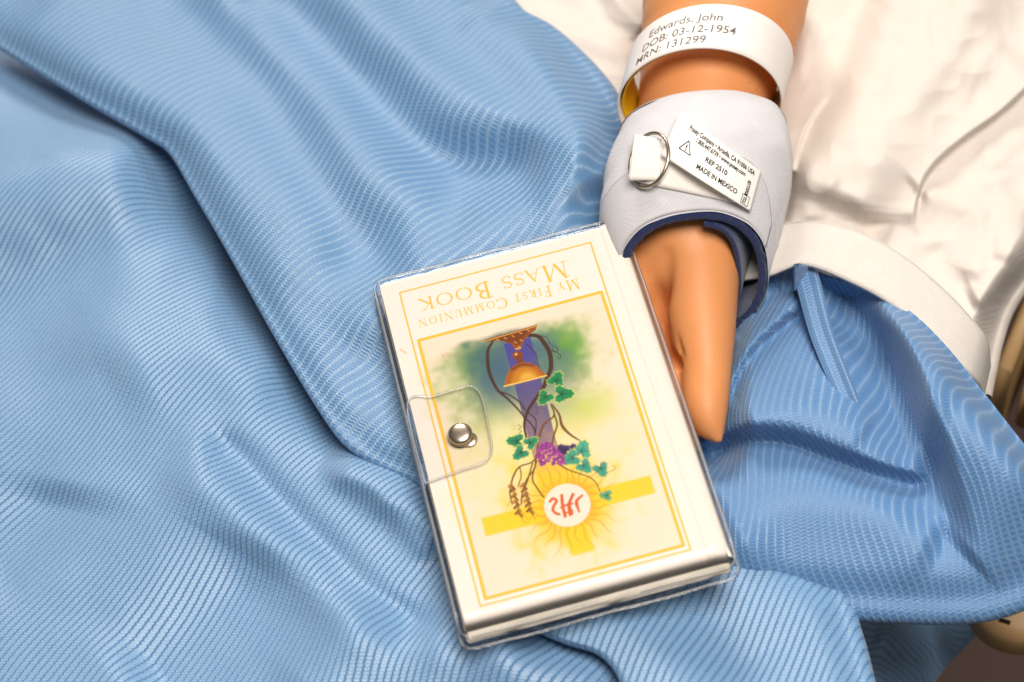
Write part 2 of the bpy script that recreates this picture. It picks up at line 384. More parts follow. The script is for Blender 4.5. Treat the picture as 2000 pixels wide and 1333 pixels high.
# lower layer, left and bottom left
xs, ys = np.linspace(-120, 1320, 440), np.linspace(-120, 1480, 480)
px, py = np.meshgrid(xs, ys)
WK = 1.25
def h_lower(px, py):
    h = -2.2 + 0*px
    h += ridge(px, py, [(-150, 420), (0, 365), (130, 328), (240, 300), (330, 280)], 75, 0.85, 190, 0.0)*sm((400-px)/190)
    h += ridge(px, py, [(-150, 620), (80, 560), (260, 500), (420, 480), (560, 540)], 120, -0.62, 110, 0)
    h += ridge(px, py, [(120, 1000), (170, 760), (230, 620), (330, 520), (480, 500)], 70, 0.35, 80, 0.1)
    h += ridge(px, py, [(200, 760), (330, 700), (450, 690), (600, 720)], 70, 0.30)
    h += ridge(px, py, [(380, 850), (450, 880), (540, 975), (640, 1075), (740, 1170), (860, 1245)], 26, -0.30, 44, 0.12)
    h += ridge(px, py, [(300, 900), (420, 960), (540, 1080), (660, 1180), (780, 1270)], 70, 0.40, 50, 0.2)
    h += ridge(px, py, [(620, 900), (730, 950), (800, 1030), (870, 1110)], 55, 0.45, 26, 0.2)
    h += ridge(px, py, [(735, 985), (775, 1022), (820, 1060), (880, 1110)], 22, -0.20, 26, 0.3)
    h += ridge(px, py, [(260, 1380), (430, 1230), (520, 1130), (560, 1050)], 90, -0.42, 100, 0.2)
    h += ridge(px, py, [(560, 1400), (660, 1290), (800, 1260), (930, 1290)], 60, 0.35, 80, 0.2)
    h += ridge(px, py, [(-100, 1150), (90, 980), (150, 800), (120, 640)], 70, -0.32, 70, 0.2)
    h = -2.2 + 1.55*(h + 2.2)
    h += 0.10*vnoise(px, py, 170, 3) + 0.03*vnoise(px, py, 60, 5)
    h += 0.9*sm((px-820)/160)*sm((py-1090)/80)*sm((1400-py)/120)*0.75
    d, _ = seg_field(px, py, [(-120, 15), (0, 88), (150, 180), (290, 262), (380, 375), (520, 610), (600, 745), (700, 872), (835, 940), (930, 1000)])
    h += -0.95*np.exp(-(d/np.where(d > 0, 75, 1e6))**2)*sm((960-py)/160) * sm((1050-px)/150)
    h += -2.6*sm((-d-0)/260)                     # falls away under the upper layer
    dl, _ = seg_field(px, py, [(860, 960), (940, 1090), (985, 1165), (1050, 1221), (1110, 1249), (1170, 1268), (1206, 1297), (1228, 1338), (1250, 1400), (1300, 1620)])
    h += -0.9*np.exp(-(np.minimum(-dl, 0)/70)**2)*sm((py-1180)/60)*sm((px-960)/80) - 1.6*sm(-dl/90)*sm((py-1120)/60)
    return h - 1.0*under_book(px, py, 120)
V = P(px, py, h_lower(px, py))
wc = weave_coords(V, 54, kz=0.30)
wc[..., 0] = 0.80*V[..., 0] - (0.52*V[..., 1] + 0.010*(V[..., 1]+11)**2) + 0.30*V[..., 2]
wc[..., 0] += 0.16*np.sin(V[..., 0]*0.55 + V[..., 1]*0.35) + 0.20*vnoise(V[..., 0]*20, V[..., 1]*20, 80, 71)
grid_obj('lower_panel', V, M_face, gown, attrs={'weave': ('FLOAT_VECTOR', wc)}, flip=True)

# upper layer, folded over it
E_pts = [(-140, -2), (-60, 46), (0, 87), (150, 180), (290, 262), (335, 295), (385, 378), (440, 470), (520, 610), (600, 745), (660, 832), (702, 874), (760, 908), (838, 944), (930, 1000), (1010, 1060)]
R_pts = [(905, -150), (930, -80), (985, 3), (1062, 47), (1122, 102), (1170, 160), (1202, 215), (1218, 250), (1222, 320), (1205, 420), (1190, 520), (1180, 640), (1175, 740), (1180, 850)]
nS, nT = 420, 330
E_, R_ = spline(E_pts, nS), spline(R_pts, nS)
t = np.linspace(0, 1, nT)[None, :, None]
G = E_[:, None]*(1-t) + R_[:, None]*t
px, py = G[..., 0], G[..., 1]
def h_upper(px, py):
    h = -1.55 + 0*px
    h += ridge(px, py, [(40, -60), (200, 90), (350, 190), (480, 310), (590, 430), (700, 560), (780, 700)], 75, 0.36, 80, 0.1)
    h += ridge(px, py, [(250, -90), (420, 60), (540, 190), (610, 330), (680, 470), (740, 600)], 60, -0.26, 60, 0.15)
    h += ridge(px, py, [(360, -100), (500, 60), (610, 190), (690, 310), (790, 400), (900, 450)], 60, 0.36, 60, 0.15)
    h += ridge(px, py, [(440, -90), (580, 40), (720, 180), (830, 290), (950, 330), (1080, 310)], 55, -0.40, 42, 0.12)
    h += ridge(px, py, [(580, -100), (690, 10), (820, 130), (940, 215), (1060, 275), (1180, 300)], 48, 0.42, 100, 0.08)
    h += ridge(px, py, [(620, 600), (740, 480), (870, 385), (1000, 335), (1130, 330)], 70, -0.30, 70, 0.2)
    h += ridge(px, py, [(760, 560), (900, 460), (1020, 410), (1150, 390)], 70, 0.25, 70, 0.2)
    h += ridge(px, py, [(940, -20), (1030, 90), (1085, 190), (1140, 280), (1185, 380)], 40, 0.32, 60, 0.1)
    h += ridge(px, py, [(560, 520), (640, 640), (720, 750), (790, 880)], 60, -0.14, 60, 0.2)
    h = -1.30 + 1.75*(h + 1.55)
    h += 0.08*vnoise(px, py, 150, 11) + 0.02*vnoise(px, py, 50, 12)
    h += -0.25*sm((px-640)/80)*sm((py-780)/80)
    d, _ = seg_field(px, py, spline(E_pts, 60)); ad = np.abs(d)
    h += -0.20*np.exp(-(ad/26)**2) + 0.12*np.exp(-((ad-60)/40)**2)
    d2, _ = seg_field(px, py, spline(R_pts, 60)); h += -0.9*np.exp(-(np.abs(d2)/48)**2)
    h = smin(h, -0.82 + out_book(px, py)/75.0, 0.5)
    return h*(1-under_book(px, py, 60)) - 3.3*under_book(px, py, 60)
V = P(px, py, h_upper(px, py))
V = roll(V, None, 0, 0.20, 1.0, 0.9); V = roll(V, None, 1, 0.7, 0.6, 1.2)
wc = weave_coords(V, 35, kz=0.30)
wc[..., 0] += 0.16*np.sin(V[..., 0]*0.42 - V[..., 1]*0.3) + 0.20*vnoise(V[..., 0]*20, V[..., 1]*20, 70, 72)
grid_obj('overlapping_panel', V, M_rev, gown, attrs={'weave': ('FLOAT_VECTOR', wc)}, flip=True)

WK = 1.1
# right hand side, drawn up against the strap and hanging over the bed edge
T_pts = [(1330, 700), (1400, 625), (1450, 590), (1500, 540), (1560, 515), (1612, 536), (1700, 562), (1780, 610), (1850, 678), (1920, 765), (1980, 842), (2050, 930)]
B_pts = [(1300, 1060), (1370, 1125), (1440, 1150), (1520, 1165), (1600, 1172), (1700, 1179), (1800, 1183), (1880, 1182), (1940, 1175), (1990, 1160), (2050, 1130), (2110, 1080)]
T_, B_ = spline(T_pts, 360), spline(B_pts, 360)
t = np.linspace(0, 1, 300)[None, :, None]
G = T_[:, None]*(1-t) + B_[:, None]*t
px, py = G[..., 0], G[..., 1]
def h_side(px, py):
    h = -2.6 + 0*px
    lip = [(1350, 905), (1400, 872), (1460, 850), (1540, 855), (1630, 888), (1730, 925), (1830, 952)]
    h += step(px, py, lip[::-1], 40, 1.0, 190, 0.12)
    h += ridge(px, py, lip, 16, -0.55, 30, 0.12)
    h += ridge(px, py, [(1400, 1040), (1520, 985), (1640, 985), (1760, 1020), (1850, 1060)], 70, 0.55, 75, 0.1)
    h += ridge(px, py, [(1400, 800), (1440, 715), (1500, 640), (1565, 575)], 26, 0.40, 20, 0.12)
    h += ridge(px, py, [(1420, 800), (1465, 700), (1520, 648), (1575, 606)], 10, -0.40, 16, 0.12)
    h += ridge(px, py, [(1430, 660), (1470, 610), (1530, 560)], 18, -0.25, 18, 0.1)
    h += ridge(px, py, [(1700, 850), (1640, 820), (1560, 800), (1450, 830)], 36, 0.25, 36, 0.1)
    c5 = [(1590, 540), (1660, 585), (1712, 650), (1750, 730), (1780, 810), (1812, 890), (1832, 960), (1852, 1030), (1868, 1075), (1880, 1130), (1890, 1230)]
    d, tt = seg_field(px, py, spline(c5, 60))
    d = -d                                       # positive to the right of the fold line
    rise = sm((1135-py)/330)
    h += rise*(2.5*sm((d+6)/60) + 0.25*np.exp(-((d-90)/60)**2))
    h += -0.9*np.exp(-((d+30)/48)**2)*rise*sm(tt/0.15)
    d2, _ = seg_field(px, py, spline(T_pts, 60)); h += -1.6*np.exp(-(np.abs(d2)/30)**2)*sm((px-1600)/100)
    h += ridge(px, py, [(1880, 1090), (1930, 1040), (1990, 930), (2040, 860)], 60, 0.4, 60, 0.1)
    h += 0.05*vnoise(px, py, 90, 21)
    d3, _ = seg_field(px, py, spline(B_pts, 60)); h += -0.7*np.exp(-(np.abs(d3)/48)**2)
    h += 0.55*sm((1560-px)/160)*sm((py-980)/100)
    h -= 1.3*sm((1470-px)/70)*sm((960-py)/80)
    return h
V = P(px, py, h_side(px, py))
V = np.concatenate([V[:, :1] - np.array([[[0, 0, k_]] for k_ in (1.6, 1.0, 0.5, 0.2)]).transpose(1, 0, 2), V], 1); V = roll(V, None, 1, 0.45, 0.8, 2.2)
wc = weave_coords(V, 72, kz=0.25)
wc[..., 0] += 0.25*np.sin(V[..., 1]*0.5 + V[..., 0]*0.2) + 0.16*np.sin(V[..., 1]*1.1 - V[..., 0]*0.7) + 0.25*(V[..., 2]+2)
grid_obj('side_panel', V, M_side, gown, attrs={'weave': ('FLOAT_VECTOR', wc)})

# rolled hem lying between the creases
hem = spline([(*P(1566, 508, -1.75),), (*P(1580, 560, -1.70),), (*P(1604, 650, -1.80),), (*P(1638, 738, -1.95),), (*P(1662, 796, -2.15),), (*P(1682, 838, -3.0),)], 60)
k = np.linspace(0, 1, 60)
v_, f_ = tube(hem, np.interp(k, [0, 0.1, 0.8, 1], [0.36, 0.42, 0.36, 0.26]), 14)
c_ = np.repeat(hem, 14, 0); v_ = c_ + (v_-c_)*[1, 1, 0.36]
wq = np.stack([np.tile(np.arange(14)*0.16, 60), np.repeat(k*6, 14), 0*np.repeat(k, 14)], -1)
mesh_obj('hem', v_, f_, M_side, gown, attrs={'weave': ('FLOAT_VECTOR', wq)})

# bottom middle layer, lapping over the lower panel
L_pts = [(940, 1090), (985, 1165), (1050, 1221), (1110, 1249), (1170, 1268), (1206, 1297), (1228, 1338), (1250, 1400), (1270, 1470)]
Q_pts = [(1560, 1090), (1600, 1120), (1640, 1165), (1655, 1215), (1668, 1260), (1680, 1310), (1690, 1350), (1700, 1420), (1710, 1490)]
L_, Q_ = spline(L_pts, 200), spline(Q_pts, 200)
t = np.linspace(0, 1, 220)[None, :, None]
G = L_[:, None]*(1-t) + Q_[:, None]*t; px, py = G[..., 0], G[..., 1]
h = -1.75 - 0.9*sm((px-1150)/420) + ridge(px, py, [(1100, 1190), (1230, 1250), (1330, 1340), (1380, 1450)], 70, 0.35, 90, 0)
h += ridge(px, py, [(1330, 1160), (1420, 1240), (1480, 1340)], 60, -0.2) + 0.05*vnoise(px, py, 120, 31)
h += -0.5*np.exp(-(seg_field(px, py, spline(Q_pts, 40))[0]/40)**2) - 0.9*under_book(px, py, 60)
V = P(px, py, h)
V = roll(V, None, 0, 0.22, 1.0, 0.8); V = roll(V, None, 1, 0.5, 0.8, 2.0)
wc = weave_coords(V, 56, kz=0.3)
grid_obj('bottom_panel', V, M_face, gown, attrs={'weave': ('FLOAT_VECTOR', wc)}, flip=True)

# the part hanging down the side of the bed, in shade
A_pts = [(1600, 1130), (1630, 1200), (1650, 1290), (1660, 1400), (1670, 1480)]
C_pts = [(1925, 1120), (1912, 1185), (1885, 1245), (1835, 1310), (1770, 1400)]
A_, C_ = spline(A_pts, 120), spline(C_pts, 120)
t = np.linspace(0, 1, 140)[None, :, None]
G = A_[:, None]*(1-t) + C_[:, None]*t; px, py = G[..., 0], G[..., 1]
h = -12.0 - 5.5*sm((px-1650)/260) + ridge(px, py, [(1700, 1230), (1790, 1260), (1860, 1250)], 40, 0.6) + ridge(px, py, [(1680, 1320), (1760, 1330), (1830, 1300)], 30, 0.4)
V = P(px, py, h); V = roll(V, None, 1, 0.6, 0.7, 2.0)
wc = weave_coords(V, 20, kz=0.5)
grid_obj('hanging_panel', V, M_face, gown, attrs={'weave': ('FLOAT_VECTOR', wc)}, flip=True)

# ------------------------------------------------------------------ white bed sheet
Lw = spline([(700, -200), (820, 0), (960, 200), (1060, 380), (1130, 520), (1230, 660), (1380, 760)], 340)
Rw = spline([(2260, -200), (2200, 0), (2110, 300), (2060, 450), (2010, 540), (1966, 610), (1940, 700), (1925, 770)], 340)
t = np.linspace(0, 1, 420)[None, :, None]
G = Lw[:, None]*(1-t) + Rw[:, None]*t; px, py = G[..., 0], G[..., 1]
h = -3.35 + 0*px
h += step(px, py, [(1785, 450), (1790, 400), (1805, 352), (1835, 312), (1890, 266), (1960, 216), (2040, 140)][::-1], 12, 0.42, 130, 0.1)
h += ridge(px, py, [(1940, -80), (1850, 80), (1770, 190), (1700, 300), (1640, 430)], 60, 0.65, 90, 0.1)
h += ridge(px, py, [(1780, -60), (1720, 90), (1660, 220), (1600, 330), (1570, 430)], 46, 0.35, 40, 0.15)
h += ridge(px, py, [(1700, -40), (1650, 90), (1625, 160)], 26, -0.18, 34, 0.2)
h += step(px, py, [(1625, 180), (1590, 225), (1565, 280), (1545, 360)], 10, 0.14, 60, 0.2)
h += ridge(px, py, [(1780, 380), (1850, 385), (1900, 402), (1912, 440), (1905, 560)], 20, 0.22, 34, 0.12)
h += ridge(px, py, [(2040, 470), (1970, 530), (1920, 575), (1890, 590)], 22, 0.35, 30, 0.12)
h += ridge(px, py, [(1680, 470), (1740, 410), (1800, 360)], 34, -0.25, 34, 0.15)
h += ridge(px, py, [(1940, 330), (1960, 410), (1950, 520)], 26, 0.18, 26, 0.15)
h += ridge(px, py, [(1000, 5), (1080, 55), (1160, 80), (1260, 118)], 14, 0.16, 30, 0.15)
h += ridge(px, py, [(1180, -40), (1225, 20), (1262, 55)], 16, 0.30, 22, 0.1)
h += ridge(px, py, [(1540, 330), (1532, 390), (1522, 440)], 12, -0.5, 12, 0.15)
h += ridge(px, py, [(1590, 300), (1575, 380), (1580, 440)], 20, 0.16, 20, 0.15)
h = -3.35 + 1.7*(h + 3.35)
for q_, w_, a_ in (([(1700, 560), (1740, 470), (1760, 420)], 12, 0.12), ([(1960, 60), (1900, 150), (1870, 230)], 16, 0.20), ([(2010, 250), (1930, 330), (1880, 400)], 18, 0.18),
                   ([(1600, 20), (1570, 110), (1560, 170)], 12, 0.16), ([(1640, 330), (1610, 390), (1600, 450)], 12, 0.14), ([(1480, -40), (1560, 60), (1600, 160), (1610, 240)], 20, 0.2),
                   ([(1100, -30), (1160, 40), (1210, 130)], 16, 0.14), ([(1030, -20), (1130, 20), (1220, 70)], 14, -0.12), ([(2000, 380), (1985, 450), (1960, 520)], 14, 0.2), ([(1820, 470), (1850, 520), (1900, 550)], 16, -0.16)):
    h += ridge(px, py, q_, w_, a_, w_*1.8)
h += -0.16*np.abs(vnoise(px, py, 95, 44)) - 0.09*np.abs(vnoise(px, py, 50, 45)) + 0.12*vnoise(px, py, 110, 41) + 0.05*vnoise(px, py, 45, 42)
h += -2.6*sm(1 - np.abs(seg_field(px, py, Rw[::6])[0])/60)*sm((py-380)/120)
V = P(px, py, h); V = roll(V, None, 1, 0.5, 0.5, 4.0)
o = grid_obj('bed_sheet', V, M_sheet, attrs={'weave': ('FLOAT_VECTOR', V)}, flip=True)
tag(o, 'wrinkled warm white cotton bed sheet under the mannequin arm', 'bed sheet')

# ------------------------------------------------------------------ mannequin arm: one skin grown from a distance field
def rcone(X, a, b, ra, rb):
    a, b = np.asarray(a, np.float32), np.asarray(b, np.float32)
    a, b = np.asarray(a), np.asarray(b); d = b-a; l2 = d@d
    t = np.clip(((X-a)@d)/l2, 0, 1)
    return np.linalg.norm(X - a - t[..., None]*d, axis=-1) - (ra + (rb-ra)*t)
def smin(a, b, k):
    h = np.clip(0.5 + 0.5*(b-a)/k, 0, 1)
    return b*(1-h) + a*h - k*h*(1-h)
def surface_net(F, lo, st):
    ins = F < 0; nx, ny, nz = F.shape
    c = np.zeros((nx-1, ny-1, nz-1), int)
    for i in (0, 1):
        for j in (0, 1):
            for k in (0, 1): c += ins[i:nx-1+i, j:ny-1+j, k:nz-1+k]
    act = (c > 0) & (c < 8); idx = np.full(act.shape, -1); ids = np.argwhere(act); idx[act] = np.arange(len(ids))
    acc = np.zeros((len(ids), 3)); cnt = np.zeros(len(ids))
    cs = [(i, j, k) for i in (0, 1) for j in (0, 1) for k in (0, 1)]
    for p in cs:
        for q in cs:
            if sum(abs(a-b) for a, b in zip(p, q)) != 1 or p > q: continue
            fa = F[ids[:, 0]+p[0], ids[:, 1]+p[1], ids[:, 2]+p[2]]; fb = F[ids[:, 0]+q[0], ids[:, 1]+q[1], ids[:, 2]+q[2]]
            s = (fa < 0) != (fb < 0); t_ = np.where(s, fa/np.where(s, fa-fb, 1), 0)
            acc += s[:, None]*(np.array(p) + t_[:, None]*(np.array(q)-np.array(p))); cnt += s
    V = lo + (ids + acc/cnt[:, None])*st
    faces = []
    for axs in range(3):
        sl0 = [slice(None)]*3; sl1 = [slice(None)]*3; sl0[axs] = slice(0, -1); sl1[axs] = slice(1, None)
        e = np.argwhere(ins[tuple(sl0)] != ins[tuple(sl1)])
        b_, c_ = (axs+1) % 3, (axs+2) % 3
        e = e[(e[:, b_] > 0) & (e[:, c_] > 0) & (e[:, b_] < F.shape[b_]-1) & (e[:, c_] < F.shape[c_]-1)]
        flip = ins[e[:, 0], e[:, 1], e[:, 2]]
        def at(db, dc):
            q = e.copy(); q[:, b_] -= db; q[:, c_] -= dc; return idx[q[:, 0], q[:, 1], q[:, 2]]
        quad = np.stack([at(1, 1), at(0, 1), at(0, 0), at(1, 0)], -1)
        quad[~flip] = quad[~flip][:, ::-1]; faces.append(quad)
    faces = np.vstack(faces); return V, faces[(faces >= 0).all(1)]
def build_arm():
    st = 0.10
    lo = np.array([-3.0, -6.0, -5.2]); hi = np.array([12.5, 17.5, 3.6])
    g = [np.arange(lo[i], hi[i], st) for i in range(3)]
    X = np.stack(np.meshgrid(*g, indexing='ij'), -1).astype(np.float32)
    pp = lambda a: P(*a[:3])
    def local_min(f, a, b, ra, rb, pad=1.6):
        i0 = np.clip(((np.minimum(a, b) - max(ra, rb) - pad - lo)/st).astype(int), 0, None); i1 = ((np.maximum(a, b) + max(ra, rb) + pad - lo)/st).astype(int) + 1
        sl = tuple(slice(i0[k], max(i1[k], i0[k])) for k in range(3))
        if X[sl].size: f[sl] = np.minimum(f[sl], rcone(X[sl], a, b, ra, rb))
    def chain(pts, n=0):
        q = spline([np.r_[pp(a), a[3]] for a in pts], n or 5*len(pts)); f = None
        f = np.full(X.shape[:3], 9.0, np.float32)
        for a, b in zip(q[:-1], q[1:]): local_min(f, a[:3], b[:3], a[3], b[3])
        return f
    arm = chain([(1440, -260, -0.5, 3.2), (1416, 0, -0.6, 2.9), (1390, 120, -0.65, 2.46), (1366, 235, -0.8, 2.12), (1350, 370, -1.1, 2.0), (1336, 470, -1.5, 1.92)], 18)
    palm = chain([(1325, 430, -1.8, 1.7), (1285, 580, -2.85, 1.15), (1250, 760, -2.85, 1.12)])
    hyp = chain([(1300, 440, -1.8, 1.6), (1222, 590, -2.30, 1.20), (1130, 770, -2.6, 1.0)])
    mid = chain([(1290, 770, -2.85, 0.95), (1080, 770, -2.85, 0.85)])
    f = smin(arm, palm, 0.9); f = smin(f, hyp, 0.8); f = smin(f, mid, 0.6)
    for ch in ([(1310, 740, -2.6, 0.92), (1318, 860, -2.75, 0.78), (1300, 960, -2.55, 0.72), (1280, 1040, -2.2, 0.62)],
               [(1235, 780, -2.6, 0.95), (1235, 920, -2.7, 0.80), (1215, 1030, -2.45, 0.74), (1195, 1110, -2.1, 0.62)],
               [(1160, 780, -2.6, 0.90), (1145, 910, -2.7, 0.78), (1125, 1010, -2.4, 0.70), (1108, 1085, -2.1, 0.60)],
               [(1085, 760, -2.6, 0.80), (1060, 860, -2.65, 0.68), (1040, 940, -2.4, 0.60), (1025, 1000, -2.1, 0.52)]):
        f = smin(f, chain(ch), 0.25)
    thumb = chain([(1345, 430, -1.35, 1.75), (1356, 500, -1.40, 1.52), (1364, 570, -1.45, 1.30), (1372, 650, -1.55, 1.06), (1379, 725, -1.7, 0.82), (1378, 785, -1.8, 0.74), (1383, 820, -1.88, 0.57), (1395, 845, -1.95, 0.31), (1404, 860, -2.0, 0.12)], 46)
    f = smin(f, thumb, 0.22)
    def skin_at(px_, py_):
        r = ray(px_, py_)
        for z_ in np.arange(2.0, -4.5, -0.04):
            q = P(px_, py_, z_); i = np.round((q-lo)/st).astype(int)
            if (i >= 0).all() and (i < f.shape).all() and f[tuple(i)] < 0: return q
        return P(px_, py_, -2.0)
    def carve(f, pts, w, k, deep=0.0):
        q = spline([skin_at(*p) - [0, 0, deep] for p in pts], 16); g_ = np.full(X.shape[:3], 9.0, np.float32)
        ww = np.interp(np.linspace(0, 1, 16), [0, 0.5, 0.85, 1], [0.02, w*0.8, w, 0.03])
        for a, b, wa, wb in zip(q[:-1], q[1:], ww[:-1], ww[1:]):
            local_min(g_, a, b, wa, wb, 0.5)
        return -smin(-f, g_, k)
    # the folds where the thumb meets the palm
    f = carve(f, [(1300, 505), (1293, 560), (1291, 620), (1300, 668)], 0.40, 0.55, -0.12)
    f = carve(f, [(1290, 615), (1298, 650), (1310, 685), (1335, 716)], 0.26, 0.16, 0.06)
    f = carve(f, [(1323, 655), (1327, 675), (1333, 700)], 0.12, 0.10, 0.02)
    return surface_net(f, lo, st)
v_, f_ = build_arm()
o = mesh_obj('mannequin_arm', v_, f_, M_skin)
o.modifiers.new('smooth', 'SMOOTH').iterations = 3
tag(o, 'tan plastic mannequin forearm and palm-up hand with thumb beside the book', 'mannequin arm')

# ------------------------------------------------------------------ rings round the arm
def frame_of(d):
    d = np.array(d, float); d /= np.linalg.norm(d)
    side = np.cross(d, [0, 0, 1]); side /= np.linalg.norm(side)
    return d, side, np.cross(side, d)
def ring_pts(c, d, a, b, th, sq=2.0):
    """points of an ellipse round axis d; th = 0 is the top, growing to the photo's right"""
    d, side, up = frame_of(d)
    if side[0] < 0: side = -side
    cs, sn = np.cos(th), np.sin(th)
    return c + (a*np.sign(sn)*np.abs(sn)**(2/sq))[:, None]*side + (b*np.sign(cs)*np.abs(cs)**(2/sq))[:, None]*up
TH = np.linspace(-np.pi, np.pi, 193)
def loop_surface(rings, th, off=0.0, sq=2.0):
    return np.stack([ring_pts(c, d, a+off, b+off, th, sq) for c, d, a, b in rings])
def interp_rings(keys, n):
    k = np.linspace(0, 1, len(keys)); x = np.linspace(0, 1, n)
    arr = np.array([np.r_[c, d, a, b] for c, d, a, b in keys])
    sp = spline(arr, n) if len(keys) > 2 else np.stack([np.interp(x, k, arr[:, i]) for i in range(8)], -1)
    return [(r[:3], r[3:6], r[6], r[7]) for r in sp]
def band_mesh(rings, th, t0, t1):
    """closed strip: outer skin, edge, inner skin"""
    out = loop_surface(rings, th, t1); inn = loop_surface(rings, th, t0)
    return np.concatenate([out, inn[::-1], out[:1]], 0)

down = lambda deg, yaw=0.0: np.array([math.sin(math.radians(yaw)), -math.cos(math.radians(yaw)), 0])*math.cos(math.radians(deg)) + np.array([0, 0, -math.sin(math.radians(deg))])
def near_axis(px, py, z): return P(px, py, z)
# identification wristband
idb = empty('identification_wristband', tuple(P(1372, 200, -2.5)), 'loose white printed identification band round the mannequin forearm', 'wristband')
band_keys = [(P(1388, 122, 0.05), down(-10, -11), 2.78, 2.50), (P(1366, 206, 0.0), down(-10, -11), 2.75, 2.5)]
BR = interp_rings(band_keys, 9)
grid_obj('band', band_mesh(BR, TH, -0.03, 0.03), M_band, idb, flip=True)
def text_mesh(body, size, spacing=1.0, shear=0.0, bold=0.0):
    cu = bpy.data.curves.new('t', 'FONT'); cu.body = body; cu.size = size; cu.resolution_u = 4; cu.space_character = spacing; cu.shear = shear; cu.offset = bold
    ob = bpy.data.objects.new('t', cu); col.objects.link(ob)
    dg = bpy.context.evaluated_depsgraph_get(); me = bpy.data.meshes.new_from_object(ob.evaluated_get(dg))
    v = np.array([x.co[:2] for x in me.vertices]); f = [tuple(p.vertices) for p in me.polygons]
    col.objects.unlink(ob); bpy.data.objects.remove(ob); bpy.data.curves.remove(cu); bpy.data.meshes.remove(me)
    return v, f
def on_ring(rings, s, x, off):
    """s 0..1 across the band, x = arc in cm from the top"""
    out = []
    for si, xi in zip(s, x):
        k = np.clip(si, 0, 1)*(len(rings)-1); i = int(min(k, len(rings)-2)); w = k-i
        c = rings[i][0]*(1-w) + rings[i+1][0]*w; a = rings[i][2]; b = rings[i][3]
        out.append(ring_pts(c, rings[i][1], a+off, b+off, np.array([xi/((a+b)/2)]))[0])
    return np.array(out)
BW = np.linalg.norm(BR[-1][0]-BR[0][0])
for body, size, x0, s0 in (('Edwards, John', 0.44, -1.95, 0.38), ('DOB: 03-12-1954', 0.44, -2.12, 0.645), ('MRN: 131299', 0.44, -2.28, 0.89)):
    tv, tf = text_mesh(body, size, 1.0, 0.0, 0.001)
    mesh_obj('printed_text', on_ring(BR, s0 - tv[:, 1]/BW, x0 + tv[:, 0], 0.036), tf, M_ink, idb, smooth=False)
# yellow wristband under it
yk = [(P(1390, 140, -0.10), down(-10, -11), 2.68, 2.40), (P(1370, 200, -0.12), down(-10, -11), 2.66, 2.38)]
o = grid_obj('yellow_wristband', band_mesh(interp_rings(yk, 5), TH, -0.03, 0.03), M_yel, flip=True)
tag(o, 'narrow yellow plastic wristband tucked inside the white printed band', 'wristband')

# restraint cuff
cuff = empty('wrist_restraint', tuple(P(1360, 380, -3.0)), 'pale grey padded wrist restraint cuff with navy lining and metal ring', 'restraint cuff')
ck = [(P(1372, 268, -0.75), down(-3, -9), 2.86, 2.28), (P(1367, 312, -0.75), down(-7, -9), 3.04, 2.48), (P(1362, 372, -0.8), down(-11, -8), 3.12, 2.66),
      (P(1354, 432, -0.9), down(-16, -7), 3.02, 2.72), (P(1352, 495, -1.0), down(-20, -6), 2.68, 2.58), (P(1354, 542, -1.05), down(-24, -6), 2.42, 2.46)]
CR = interp_rings(ck, 60)
SQ = 2.35
out = loop_surface(CR, TH, 0.0, SQ)
_cn = np.array([c for c, d, a, b in CR])[:, None]; _rd = out - _cn; _rd /= np.linalg.norm(_rd, axis=-1)[..., None]
_tt, _ii = np.meshgrid(TH*150, np.linspace(0, 420, 60))
out = out + _rd*(0.07*vnoise(_tt, _ii, 130, 81) + 0.03*vnoise(_tt, _ii, 45, 82))[..., None]
arc = np.linspace(0, 18, len(TH)); ln = np.linspace(0, 7, 60)
wcs = np.stack(np.meshgrid(ln, arc, indexing='ij') + [np.zeros((60, len(TH)))], -1)
grid_obj('cuff_shell', out, M_foam, cuff, attrs={'weave': ('FLOAT_VECTOR', wcs)}, flip=True)
inn = loop_surface(CR, TH, -0.29, SQ)
c0, d0, a0, b0 = CR[-1]
lipv = np.stack([ring_pts(c0 + d0*0.04*k_, d0, a0-0.02-0.27*q, b0-0.02-0.27*q, TH, SQ) for q, k_ in ((0, 0), (0.15, 0.9), (0.5, 1.3), (0.85, 0.9), (1.0, 0))])
lipv += (0.02*np.stack([np.sin(TH*37+i) + np.sin(TH*23+2*i) for i in range(5)]) + rng.normal(0, 0.026, (5, len(TH))))[..., None]*np.array([0.3, -0.6, 0.4])
lining = grid_obj('lining', np.concatenate([lipv, inn[::-1]], 0), M_navy, cuff, flip=True)
ct, dt, at_, bt = CR[0]
topv = np.stack([ring_pts(ct - dt*0.1*k_, dt, at_-0.22*q, bt-0.22*q, TH, SQ) for q, k_ in ((0, 0), (0.2, 0.7), (0.5, 1.0), (0.8, 0.7), (1.0, 0))])
grid_obj('upper_rim', topv, M_foam, cuff, attrs={'weave': ('FLOAT_VECTOR', topv)})

# ------------------------------------------------------------------ finishing of materials that need no objects is above; book follows
BU, BV = 8.0, float((np.linalg.norm(BC[3]-BC[0]) + np.linalg.norm(BC[2]-BC[1]))/2)
ex = (BC[1]-BC[0]) + (BC[2]-BC[3]); ex /= np.linalg.norm(ex)
ev = np.cross([0, 0, 1], ex)*-1.0                        # towards the photo's bottom
BO = -ex*BU/2 - ev*BV/2
def bk(u, v, z=0.0):
    u, v = np.asarray(u, float), np.asarray(v, float)
    return BO + u[..., None]*ex + v[..., None]*ev + np.stack([0*u, 0*u, np.broadcast_to(z, u.shape)], -1)
def uv_of(p):
    p = np.asarray(p, float).reshape(-1, 2); w = P(p[:, 0], p[:, 1], np.zeros(len(p))) - BO
    return np.stack([w@ex, w@ev], -1)

